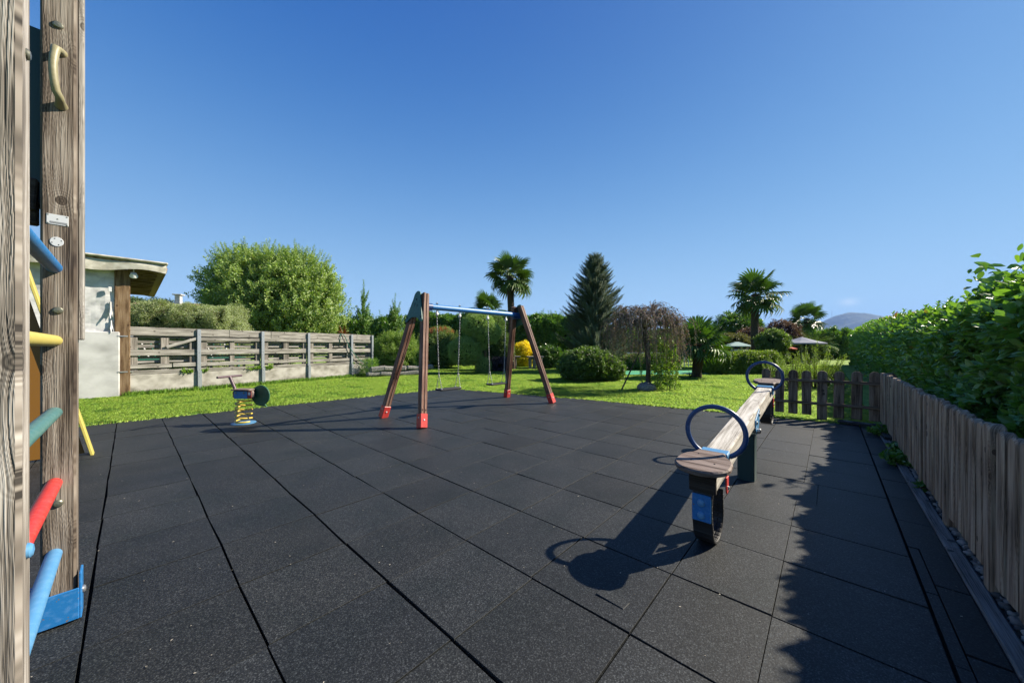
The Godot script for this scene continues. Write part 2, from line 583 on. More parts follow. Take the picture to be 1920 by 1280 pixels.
# leaf clumps spread through ellipsoids [centre, radii], dense towards the outside, with gaps
func crown(parent: Node, nm: String, me: Mesh, ells: Array, count: int, s0: float, s1: float, c0: Color, c1: Color, sd: int, inner := 0.55, gap := -0.25, lump := 0.16, up := 0.35, base_y := -99.0) -> MultiMeshInstance3D:
	var r := RandomNumberGenerator.new()
	r.seed = sd
	var f := noise(sd, 1.0, FastNoiseLite.TYPE_SIMPLEX_SMOOTH, 2)
	var xfs := []
	var cols := []
	var sum := 0.0
	for e in ells:
		sum += pow(e[1].x * e[1].y * e[1].z, 0.667)
	for e in ells:
		var want := int(count * pow(e[1].x * e[1].y * e[1].z, 0.667) / sum)
		var tries := 0
		var made := 0
		var big: float = maxf(e[1].x, maxf(e[1].y, e[1].z))
		while made < want and tries < want * 4:
			tries += 1
			var d := rdir(r)
			var k := lerpf(inner, 1.0, sqrt(r.randf()))
			k *= 1.0 + lump * f.get_noise_3dv(d * 2.3 + e[0])
			var p: Vector3 = e[0] + d * e[1] * k
			if p.y < base_y:
				continue
			if f.get_noise_3dv(p * (1.6 / sqrt(big)) * 1.3) < gap:
				continue
			made += 1
			var out: Vector3 = (d / e[1]).normalized()
			var y := (out + Vector3.UP * up + rdir(r) * 0.55)
			xfs.append(Transform3D(basis_up(y, r).scaled(Vector3.ONE * r.randf_range(s0, s1)), p))
			cols.append(c0.lerp(c1, r.randf()))
	return many(nm, me, xfs, cols, parent)


func lumpy(mb: MB, c: Vector3, rad: Vector3, sd: int, amp := 0.12, nu := 18, nv := 10) -> void:
	var f := noise(sd, 1.0, FastNoiseLite.TYPE_SIMPLEX_SMOOTH, 2)
	var at := func(i: int, j: int) -> Vector3:
		var th := PI * j / nv
		var ph := TAU * (i % nu) / nu
		var d := Vector3(sin(th) * cos(ph), cos(th), sin(th) * sin(ph))
		return c + d * rad * (1.0 + amp * f.get_noise_3dv(d * 2.0 + c))
	for j in nv:
		for i in nu:
			var a: Vector3 = at.call(i, j)
			var b: Vector3 = at.call(i + 1, j)
			var d: Vector3 = at.call(i + 1, j + 1)
			var e: Vector3 = at.call(i, j + 1)
			var na := ((a - c) / rad).normalized()
			var nb := ((b - c) / rad).normalized()
			var nd := ((d - c) / rad).normalized()
			var ne := ((e - c) / rad).normalized()
			var z := Vector2.ZERO
			if j > 0:
				mb.tri(a, b, d, na, nb, nd, z, z, z)
			if j < nv - 1:
				mb.tri(a, d, e, na, nd, ne, z, z, z)


func limbs(parent: Node, base: Vector3, fork: float, tips: Array, r0: float, sd: int, m: Material) -> void:
	var r := RandomNumberGenerator.new()
	r.seed = sd
	var tr := MB.new()
	var top := base + Vector3(r.randf_range(-0.05, 0.05), fork, r.randf_range(-0.05, 0.05))
	tr.tube([base - Vector3(0, 0.08, 0), base + Vector3(0, 0.05, 0), base.lerp(top, 0.5) + Vector3(r.randf_range(-0.04, 0.04), 0, 0), top], [r0 * 1.5, r0 * 1.2, r0, r0 * 0.9], 9)
	part("trunk", tr, m, parent)
	for q in tips:
		var mb := MB.new()
		var mid: Vector3 = top.lerp(q, 0.45) + Vector3(r.randf_range(-0.15, 0.15), (q - top).length() * 0.08, r.randf_range(-0.15, 0.15))
		mb.tube([top - Vector3(0, 0.05, 0), mid, q], [r0 * 0.62, r0 * 0.38, r0 * 0.08], 6, false)
		part("limb", mb, m, parent)


# an ordinary broad-leaved tree or shrub
func tree(nm: String, label: String, cat: String, at: Vector3, me: Mesh, ells: Array, count: int, sc: Array, cols: Array, sd: int, trunk_r := 0.08, fork := 0.5, opt := {}) -> Node3D:
	var o := thing(nm, label, cat, at, 0.0, opt.get("group", ""))
	var tips := []
	for e in ells:
		tips.append(e[0] + Vector3(0, e[1].y * 0.35, 0))
		if opt.get("limbs", 3) > 1:
			for k in opt.get("limbs", 3) - 1:
				var a: float = TAU * (k + 0.3 * sd) / (opt.get("limbs", 3) - 1)
				tips.append(e[0] + Vector3(cos(a) * e[1].x * 0.6, e[1].y * 0.2, sin(a) * e[1].z * 0.6))
	limbs(o, Vector3.ZERO, fork, tips, trunk_r, sd, M.bark)
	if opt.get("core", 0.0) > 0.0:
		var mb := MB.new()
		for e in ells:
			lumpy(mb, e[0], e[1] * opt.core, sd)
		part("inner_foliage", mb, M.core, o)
	crown(o, "crown", me, ells, count, sc[0], sc[1], cols[0], cols[1], sd, opt.get("inner", 0.55), opt.get("gap", -0.25), opt.get("lump", 0.16), opt.get("up", 0.35), opt.get("base_y", 0.02))
	return o


# upright leafy shoots that break the outline of a crown
func shoots(parent: Node, me: Mesh, roots: Array, c0: Color, c1: Color, sd: int, s0: float, s1: float, step: float) -> void:
	var r := RandomNumberGenerator.new()
	r.seed = sd
	var xfs := []
	var cols := []
	for q in roots:
		var p: Vector3 = q[0]
		var dir: Vector3 = q[1]
		var ln: float = q[2]
		var k := 0.0
		while k < ln:
			var t := k / ln
			xfs.append(Transform3D(basis_up(dir + rdir(r) * 0.3, r).scaled(Vector3.ONE * lerpf(s1, s0, t) * r.randf_range(0.8, 1.15)), p + dir * k + rdir(r) * 0.05 * (1.0 - t)))
			var tone := r.randf()
			cols.append(c0.lerp(c1, tone))
			k += step
	many("leafy_shoots", me, xfs, cols, parent)


# a fan of folded blades at the end of a stalk, growing along +y and facing +z
func fan_leaf(sd: int, stalk: float, radius: float, blades: int, m: Material, droop := 0.22) -> ArrayMesh:
	var r := RandomNumberGenerator.new()
	r.seed = sd
	var mb := MB.new()
	mb.tint = Color(0.9, 1.0, 0.55)
	mb.tube([Vector3.ZERO, Vector3(0, stalk * 0.5, 0.03 * stalk), Vector3(0, stalk, 0)], [0.020, 0.013, 0.010], 4, false)
	mb.tint = Color(1, 1, 1)
	var hub := Vector3(0, stalk, 0)
	for i in blades:
		var a := lerpf(-2.35, 2.35, (i + 0.5) / blades)
		var ln := radius * (1.0 - 0.18 * pow(absf(a) / 2.35, 2.0)) * r.randf_range(0.9, 1.06)
		var d := Vector3(sin(a), cos(a), 0)
		var x := Vector3(cos(a), -sin(a), 0)
		var wd := radius * 0.070
		var dr := droop * r.randf_range(0.5, 1.6)
		var p1 := hub + d * ln * 0.45 + Vector3(0, 0, 0.05 * radius)
		var p2 := hub + d * ln * 0.80 + Vector3(0, 0, -dr * 0.25 * radius)
		var p3 := hub + d * ln * (0.99 - dr * 0.25) + Vector3(0, 0, -dr * radius)
		var up := Vector3(0, 0, -0.35 * wd)
		var nl := (Vector3(0, 0, 1) + x * 0.5).normalized()
		var nr := (Vector3(0, 0, 1) - x * 0.5).normalized()
		var z := Vector2.ZERO
		for s in [-1.0, 1.0]:
			var nn := nl if s < 0 else nr
			var a1: Vector3 = p1 + x * wd * s
			var a2: Vector3 = p2 + x * wd * 0.62 * s
			mb.tri(hub, a1, p1 + up, nn, nn, nn, z, z, z)
			mb.tri(p1 + up, a1, a2, nn, nn, nn, z, z, z)
			mb.tri(p1 + up, a2, p2 + up, nn, nn, nn, z, z, z)
			mb.tri(p2 + up, a2, p3, nn, nn, nn, z, z, z)
	return mb.mesh(m)


func fan_palm(label: String, at: Vector3, trunk_h: float, trunk_r: float, reach: float, fronds: int, sd: int, low := -0.75, tint := Color(0.062, 0.110, 0.024)) -> Node3D:
	var o := thing("fan_palm", label, "palm tree", at)
	var r := RandomNumberGenerator.new()
	r.seed = sd
	var tr := MB.new()
	var pts := []
	var rad := []
	for i in 9:
		var t := i / 8.0
		pts.append(Vector3(0.05 * sin(t * 3.0 + sd), trunk_h * t - (0.06 if i == 0 else 0.0), 0.04 * sin(t * 2.0 + 2.0 * sd)))
		rad.append(trunk_r * (1.25 if i == 0 else lerpf(0.92, 1.12, t)) * r.randf_range(0.95, 1.05))
	tr.tube(pts, rad, 12)
	part("trunk", tr, M.fibre, o)
	# old leaf bases and fibre standing off the trunk
	var fb := MB.new()
	for i in int(trunk_h * 85.0):
		var a := r.randf() * TAU
		var y := r.randf() * trunk_h
		var d := Vector3(cos(a), 0, sin(a))
		fb.tint = Color(1, 1, 1) * r.randf_range(0.55, 1.4)
		fb.leaf(d * trunk_r * 0.92 + Vector3(0, y, 0), d * r.randf_range(0.4, 0.9) + Vector3.UP * r.randf_range(0.3, 0.9), d, r.randf_range(0.06, 0.14), 0.035, 0.2)
	part("trunk_fibre", fb, M.fibre, o)
	var mats := []
	for k in 3:
		var m := leafy(0.42, Color(0.66, 0.74, 0.30), 0.5)
		m.albedo_color = (tint * 1.25).linear_to_srgb()
		mats.append(fan_leaf(sd * 5 + k, reach * 0.52, reach * 0.55, 20, m, [0.10, 0.24, 0.42][k]))
	var top := Vector3(pts[8].x, trunk_h - 0.03, pts[8].z)
	for i in fronds:
		var t := (i + 0.5) / fronds
		var el := lerpf(1.35, low, pow(t, 0.85)) + r.randf_range(-0.12, 0.12)
		var az := i * 2.39996 + r.randf_range(-0.25, 0.25)
		var dir := Vector3(cos(az) * cos(el), sin(el), sin(az) * cos(el))
		var face := (Vector3.UP - dir * dir.y)
		face = face.normalized() if face.length() > 0.05 else Vector3(1, 0, 0)
		face = face.rotated(dir, r.randf_range(-0.5, 0.5))
		var x := dir.cross(face).normalized()
		shared("frond", mats[0 if t < 0.3 else (1 if t < 0.7 else 2)], o, Transform3D(Basis(x, dir, x.cross(dir)).scaled(Vector3.ONE * r.randf_range(0.85, 1.1)), top + Vector3(0, -0.14 * t, 0)))
	return o


# a clipped or loose hedge: leaves over a box-like body; local x along, z out towards +z, y up
func hedge(nm: String, label: String, at: Vector3, turn: float, size: Vector3, me: Mesh, count: int, sc: Array, cols: Array, sd: int, rounding := 0.2, wave := 0.12, group := "") -> Node3D:
	var o := thing(nm, label, "hedge", at, turn, group)
	var r := RandomNumberGenerator.new()
	r.seed = sd
	var f := noise(sd, 0.8, FastNoiseLite.TYPE_SIMPLEX_SMOOTH, 2)
	var core := MB.new()
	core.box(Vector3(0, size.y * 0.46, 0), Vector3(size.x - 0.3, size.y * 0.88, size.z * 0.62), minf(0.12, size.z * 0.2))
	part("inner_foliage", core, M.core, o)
	var xfs := []
	var cl := []
	var areas := [size.x * size.y, size.x * size.y, size.x * size.z, size.z * size.y * 2.0]
	var tot: float = areas[0] + areas[1] * 0.35 + areas[2] + areas[3]
	for i in count:
		var k := r.randf() * tot
		var p: Vector3
		var out: Vector3
		var u := r.randf_range(-0.5, 0.5)
		var w := r.randf_range(-0.5, 0.5)
		if k < areas[0]:
			p = Vector3(u * size.x, (w + 0.5) * size.y, size.z * 0.5)
			out = Vector3(0, 0.15, 1)
		elif k < areas[0] + areas[1] * 0.35:
			p = Vector3(u * size.x, (w + 0.5) * size.y, -size.z * 0.5)
			out = Vector3(0, 0.15, -1)
		elif k < areas[0] + areas[1] * 0.35 + areas[2]:
			p = Vector3(u * size.x, size.y, w * size.z)
			out = Vector3(0, 1, 0)
		else:
			var s := signf(w)
			p = Vector3(s * size.x * 0.5, (u + 0.5) * size.y, r.randf_range(-0.5, 0.5) * size.z)
			out = Vector3(s, 0.15, 0)
		var ty := clampf((p.y / size.y - (1.0 - rounding)) / rounding, 0, 1)
		p.z *= 1.0 - 0.35 * ty * ty
		var bump := f.get_noise_3d(p.x * 1.3, p.y * 1.3, p.z + at.x) * wave
		p += out * (bump - r.randf() * r.randf() * 0.22)
		p.y = maxf(p.y, 0.03)
		xfs.append(Transform3D(basis_up(out + Vector3.UP * 0.5 + rdir(r) * 0.6, r).scaled(Vector3.ONE * r.randf_range(sc[0], sc[1])), p))
		cl.append((cols[0] as Color).lerp(cols[1], r.randf()))
	many("leaves", me, xfs, cl, o)
	return o


# a strap-leaved plant (cordyline, iris, agapanthus)
func strap_plant(nm: String, label: String, cat: String, at: Vector3, blades: int, ln: float, wd: float, c0: Color, c1: Color, sd: int, lift := 0.6, group := "") -> Node3D:
	var o := thing(nm, label, cat, at, 0.0, group)
	var r := RandomNumberGenerator.new()
	r.seed = sd
	var mb := MB.new()
	var z := Vector2.ZERO
	for i in blades:
		var az := r.randf() * TAU
		var el := lerpf(0.1, 1.45, pow(r.randf(), 0.8)) * lift + (1.0 - lift) * 0.3
		var d := Vector3(cos(az) * cos(el), sin(el), sin(az) * cos(el))
		var side := d.cross(Vector3.UP).normalized()
		var l := ln * r.randf_range(0.7, 1.1)
		mb.tint = c0.lerp(c1, r.randf())
		var prev := Vector3(0, 0, 0)
		var q := d
		for k in 4:
			var w0: float = wd * [0.7, 1.0, 0.85, 0.5][k] * 0.5
			var w1: float = wd * [1.0, 0.85, 0.5, 0.02][k] * 0.5
			var nx := prev + q * l / 4.0
			var nn := side.cross(q).normalized()
			mb.tri(prev - side * w0, prev + side * w0, nx + side * w1, nn, nn, nn, z, z, z)
			mb.tri(prev - side * w0, nx + side * w1, nx - side * w1, nn, nn, nn, z, z, z)
			prev = nx
			q = (q + Vector3(0, -0.28, 0)).normalized()
	part("leaves", mb, M.leaf, o)
	return o


# ---------------------------------------------------------------- the playground
const UPA := [-2.15, -1.65, -1.15, -0.63, -0.12, 0.36, 0.855, 1.35, 1.85, 2.37, 2.87, 3.37, 3.87, 4.37, 4.87, 5.37, 5.87, 6.37, 6.87, 7.45]
const GAPS := [0.008, 0.008, 0.008, 0.008, 0.011, 0.009, 0.014, 0.009, 0.012, 0.007, 0.010, 0.006, 0.009, 0.006, 0.008, 0.006, 0.007, 0.006, 0.006, 0.006]


func in_view(a: float, b: float) -> bool:
	var p := P(a, b)
	var d := -p.z
	return d > 0.75 and absf(p.x) < 1.62 * d + 0.3


func one_tile(parent: Node, poly: PackedVector2Array, r: RandomNumberGenerator, tone := 1.0) -> void:
	var c := Vector2.ZERO
	for q in poly:
		c += q / poly.size()
	var seen := false
	for q in poly:
		seen = seen or in_view(q.y, q.x)
	if not seen:
		return
	var rel := PackedVector2Array()
	for q in poly:
		rel.append(q - c)
	var mb := MB.new()
	var g := tone * r.randf_range(0.76, 1.24)
	var h := r.randf_range(-0.04, 0.04)
	mb.tint = Color(g * (1.0 - h * 0.6), g, g * (1.0 + h))
	mb.slab(rel, 0.045, 0.0005)
	var o := part("tile", mb, M.rubber, parent)
	var tilt := Basis(Vector3.RIGHT, r.randf_range(-0.004, 0.004)) * Basis(Vector3.UP, r.randf_range(-0.004, 0.004))
	o.transform = Transform3D(Basis(U2, U1, Vector3.UP) * tilt, P(c.y, c.x, -0.0225 + r.randf_range(-0.002, 0.002)))


func rect(b0: float, b1: float, a0: float, a1: float) -> PackedVector2Array:
	return PackedVector2Array([Vector2(b0, a0), Vector2(b1, a0), Vector2(b1, a1), Vector2(b0, a1)])


func build_mat() -> void:
	var r := RandomNumberGenerator.new()
	r.seed = 21
	var bed := MB.new()
	var edge := PackedVector2Array([Vector2(-4.0, 8.14), Vector2(1.8, 8.04), Vector2(5.97, 7.82), Vector2(6.80, 3.61), Vector2(7.07, 1.26), Vector2(7.28, -0.60), Vector2(-4.0, -0.60)])
	var idx := Geometry2D.triangulate_polygon(edge)
	for i in range(0, idx.size(), 3):
		var q := []
		for k in 3:
			q.append(P(edge[idx[i + k]].y, edge[idx[i + k]].x, -0.026))
		bed.flat(q[0], q[1], q[2], Vector3.UP)
	setting("ground_under_mat", bed, M.bed)
	var mat := Node3D.new()
	mat.name = "rubber_pavement"
	mat.set_meta("kind", "structure")
	add_child(mat)
	for k in UPA.size() - 1:
		var b0: float = UPA[k] + GAPS[k] * 0.5
		var b1: float = UPA[k + 1] - GAPS[k + 1] * 0.5
		var shift := r.randf_range(-0.015, 0.015) if k < 8 else r.randf_range(-0.006, 0.006)
		for i in 16:
			var a0 := 0.59 + 0.503 * i + (shift if i else 0.0)
			var a1 := 0.59 + 0.503 * (i + 1) + shift
			var g0 := r.randf_range(0.0024, 0.0044)
			var skew := r.randf_range(-0.004, 0.004) if k < 9 else r.randf_range(-0.003, 0.003)
			var q := PackedVector2Array([Vector2(b0 + skew, a0 + g0), Vector2(b1 + skew, a0 + g0), Vector2(b1 - skew, a1 - g0), Vector2(b0 - skew, a1 - g0)])
			for piece in Geometry2D.intersect_polygons(q, edge):
				one_tile(mat, piece, r)
		# the narrower cut row and the row beside the fence border
		var cut := 0.065 if k == 11 else (0.18 if k < 11 else 0.155)
		for piece in Geometry2D.intersect_polygons(rect(b0, b1, cut + 0.0015, 0.586), edge):
			one_tile(mat, piece, r, 1.06)
		for piece in Geometry2D.intersect_polygons(rect(b0, b1, -0.325, cut - 0.0015), edge):
			one_tile(mat, piece, r, 1.06)
	# border strips
	var bb := 1.05
	while bb < 6.9:
		var ln := r.randf_range(0.40, 0.52)
		if bb < 2.7:
			one_tile(mat, rect(bb, bb + ln - 0.006, -0.376, -0.338), r, 0.9)
			one_tile(mat, rect(bb + 0.1, bb + ln + 0.09, -0.485, -0.381), r, 0.85)
		else:
			one_tile(mat, rect(bb, bb + ln - 0.006, -0.487, -0.338), r, 0.9)
		bb += ln
	# a broken patch in one tile
	var pc := thing("rubber_offcut", "small broken scrap of black rubber lying on the paving by the seesaw shadow", "rubber scrap", P(0.735, 1.485, -0.003), TH)
	var pm := MB.new()
	pm.tint = Color(1.1, 1.1, 1.1)
	pm.slab(PackedVector2Array([Vector2(-0.03, -0.07), Vector2(0.026, -0.075), Vector2(0.034, 0.02), Vector2(0.012, 0.06), Vector2(-0.026, 0.065)]), 0.007, 0.002, Transform3D(Basis(Vector3.RIGHT, -PI / 2) * Basis(Vector3.RIGHT, 0.03), Vector3(0, 0.006, 0)))
	part("scrap", pm, M.rubber, pc)
	# lifted edging pieces in the fence corner
	for q in [[-0.545, 6.62, 0.10, 0.82, 0.0, 0.10], [-0.36, 7.14, 0.11, 0.52, PI / 2 - 0.25, -0.07]]:
		var o := thing("rubber_edging", "loose black rubber edging strip lifting %s" % ("beside the picket fence corner" if q[4] == 0.0 else "across the end of the paving below the pickets"), "rubber edging", P(q[0], q[1], 0.022), TH + q[4])
		var e := MB.new()
		e.slab(PackedVector2Array([Vector2(-q[3] / 2, -q[2] / 2), Vector2(q[3] / 2, -q[2] / 2 + 0.01), Vector2(q[3] / 2, q[2] / 2), Vector2(-q[3] / 2, q[2] / 2 - 0.008)]), 0.035, 0.005, Transform3D(Basis(Vector3.RIGHT, -PI / 2) * Basis(Vector3.RIGHT, q[5]), Vector3(0, 0.012, 0)))
		part("strip", e, M.rubber, o)
	# bits of leaf and grit on the rubber
	var fl := MB.new()
	fl.leaf(Vector3.ZERO, Vector3(0, 0.1, 1), Vector3.UP, 0.011, 0.006, 0.3, 0.2)
	var xfs := []
	var cols := []
	while xfs.size() < 800:
		var a := r.randf_range(-0.5, 7.8)
		var b := r.randf_range(-0.6, 6.6)
		if not in_view(a, b):
			continue
		xfs.append(Transform3D(Basis(Vector3.UP, r.randf() * TAU).scaled(Vector3.ONE * r.randf_range(0.35, 1.15)), P(a, b, 0.004)))
		cols.append(Color(0.32, 0.30, 0.25) * r.randf_range(0.5, 1.4))
	var fo := many("leaf_litter", fl.mesh(M.dry), xfs, cols, self, 1.0)
	fo.set_meta("kind", "stuff")
	fo.set_meta("label", "pale flecks of leaf litter and grit scattered over the rubber")


func chain(parent: Node, from: Vector3, to: Vector3, link := 0.030, wire := 0.0032) -> void:
	var mb := MB.new()
	var d := (to - from)
	var cnt := int(d.length() / (link * 0.78))
	var y := d.normalized()
	var x := y.cross(Vector3(0.2, 0.1, 0.97)).normalized()
	var z := x.cross(y)
	for i in cnt:
		var c := from + d * (i + 0.5) / cnt
		var s := x if i % 2 else z
		var pts := []
		for k in 8:
			var a := TAU * k / 8.0
			pts.append(c + y * (sin(a) * link * 0.30 + signf(sin(a)) * link * 0.20) + s * cos(a) * link * 0.30)
		mb.tube(pts, [wire], 3, false, true)
	part("chain", mb, M.chain, parent)


func build_swing() -> void:
	var o := thing("swing_set", "wooden A-frame swing stand with blue crossbar and red feet on the rubber paving", "swing frame", P(4.82, 4.30), TH)
	# local: x along the bar (b), z = -(a)
	for e in [[2.79 - 4.30, 3.16 - 4.30, -1.0], [5.83 - 4.30, 5.47 - 4.30, 1.0]]:
		for s in [-1.0, 1.0]:
			var spread: float = 0.56 if e[2] < 0 else 0.64
			var foot := Vector3(e[0], 0.0, s * spread)
			var head := Vector3(e[1], 1.99, s * 0.085)
			var d := (head - foot).normalized()
			var zz := Vector3(1, 0, 0).cross(d).normalized()
			var bs := Basis(d.cross(zz), d, zz)
			var leg := MB.new()
			leg.off = Vector2(s * 0.3 + e[1], s)
			var ln := (head - foot).length()
			# two planks side by side with a groove between them
			for h in [-1.0, 1.0]:
				leg.box(foot + d * (ln * 0.5 + 0.02) + bs * Vector3(h * 0.0265, 0, 0), Vector3(0.050, ln - 0.04, 0.098), 0.008, 1, bs)
			leg.box(foot + d * (ln * 0.5) + bs * Vector3(0, 0, 0), Vector3(0.02, ln - 0.06, 0.08), 0.002, 1, bs)
			part("leg", leg, M.stain, o)
			var shoe := MB.new()
			shoe.box(foot + d * 0.10, Vector3(0.116, 0.20, 0.112), 0.006, 1, bs)
			var sh := part("foot_shoe", shoe, M.red, o)
			bolt(sh, "bolt", foot + d * 0.11 + bs * Vector3(0, 0, 0.056), bs.z, 0.013, M.white)
			bolt(sh, "bolt", foot + d * 0.11 - bs * Vector3(0, 0, 0.056), -bs.z, 0.013, M.white)
			bolt(sh, "bolt", foot + d * 0.145 - bs * Vector3(0.058, 0, 0), -bs.x, 0.012, M.steel)
			bolt(sh, "bolt", foot + d * 0.145 + bs * Vector3(0.058, 0, 0), bs.x, 0.012, M.steel)
		# the green gusset on the outside of the frame
		var g := PackedVector2Array()
		for k in 9:
			var a := PI * k / 8.0
			g.append(Vector2(0.085 * cos(a), 1.985 + 0.085 * sin(a)))
		g.append_array([Vector2(-0.235, 1.60), Vector2(-0.225, 1.565), Vector2(-0.185, 1.57), Vector2(-0.13, 1.615), Vector2(-0.06, 1.64), Vector2(0.06, 1.64), Vector2(0.13, 1.615), Vector2(0.185, 1.57), Vector2(0.225, 1.565), Vector2(0.235, 1.60)])
		var gm := MB.new()
		var lean := atan2(e[1] - e[0], 1.99)
		# turned so that the outline lies across the bar
		var xf := Transform3D(Basis(Vector3.BACK, -lean) * Basis(Vector3.UP, PI / 2), Vector3(e[0] + e[2] * 0.072, 0, 0))
		gm.slab(g, 0.020, 0.003, xf)
		var gp := part("gusset_plate", gm, M.green, o)
		for q in [Vector2(0.0, 1.93), Vector2(-0.19, 1.64), Vector2(0.19, 1.64)]:
			bolt(gp, "bolt", xf * Vector3(q.x, q.y, e[2] * 0.010), Vector3(e[2], 0, 0), 0.014, M.black)
		for q in [[-0.035, 1.80, 0.45], [0.035, 1.83, 0.3]]:
			var sc := MB.new()
			sc.box(xf * Vector3(q[0], q[1], e[2] * 0.0105), Vector3(0.003, 0.09, 0.018), 0.001, 1, Basis(Vector3.RIGHT, q[2]))
			part("slot_mark", sc, M.deep_green, gp)
	var bar := MB.new()
	bar.tube([Vector3(-1.13, 1.802, 0), Vector3(1.20, 1.815, 0)], [0.047], 20)
	part("crossbar", bar, M.blue, o)
	for x in [-1.08, 1.14]:
		var sl := MB.new()
		sl.tube([Vector3(x - 0.12 * signf(x), 1.803, 0), Vector3(x + 0.08 * signf(x), 1.803, 0)], [0.057], 18)
		sl.box(Vector3(x + 0.03 * signf(x), 1.79, 0), Vector3(0.012, 0.13, 0.26), 0.004)
		sl.box(Vector3(x - 0.02 * signf(x), 1.735, 0), Vector3(0.12, 0.010, 0.20), 0.003)
		part("bar_bracket", sl, M.navy, o)
	# hangers
	for x in [3.45 - 4.30, 3.93 - 4.30, 4.61 - 4.30, 5.12 - 4.30]:
		var hg := MB.new()
		hg.box(Vector3(x, 1.735, 0), Vector3(0.030, 0.045, 0.024), 0.004)
		hg.tube([Vector3(x - 0.016, 1.69, 0), Vector3(x + 0.016, 1.69, 0)], [0.026], 10)
		hg.tube([Vector3(x, 1.76, 0), Vector3(x, 1.895, 0)], [0.006], 6)
		var hp := part("hanger", hg, M.white, o)
		bolt(hp, "bolt", Vector3(x, 1.862, 0), Vector3.UP, 0.022, M.black)
	# two swings
	for q in [[3.69, 0.43, "seat hanging nearer the green-plated leg beside the spring rider"], [4.865, 0.425, "seat hanging nearer the palm trunk and the far red feet"]]:
		var sw := thing("swing", "flat black rubber swing %s" % q[2], "swing", P(4.82, q[0]), TH, "swing seats on chains")
		var st := MB.new()
		st.box(Vector3(0, q[1], 0), Vector3(0.45, 0.030, 0.17), 0.010)
		part("seat", st, M.black, sw)
		for s in [-1.0, 1.0]:
			var hang := Vector3(s * 0.245, 1.67, 0)
			var split := Vector3(s * 0.205, q[1] + 0.28, 0)
			chain(sw, hang, split)
			for z in [-0.065, 0.065]:
				var eye := Vector3(s * 0.195, q[1] + 0.03, z)
				chain(sw, split, eye, 0.026, 0.003)
				bolt(sw, "eye_bolt", Vector3(s * 0.195, q[1] + 0.014, z), Vector3.UP, 0.018, M.steel)


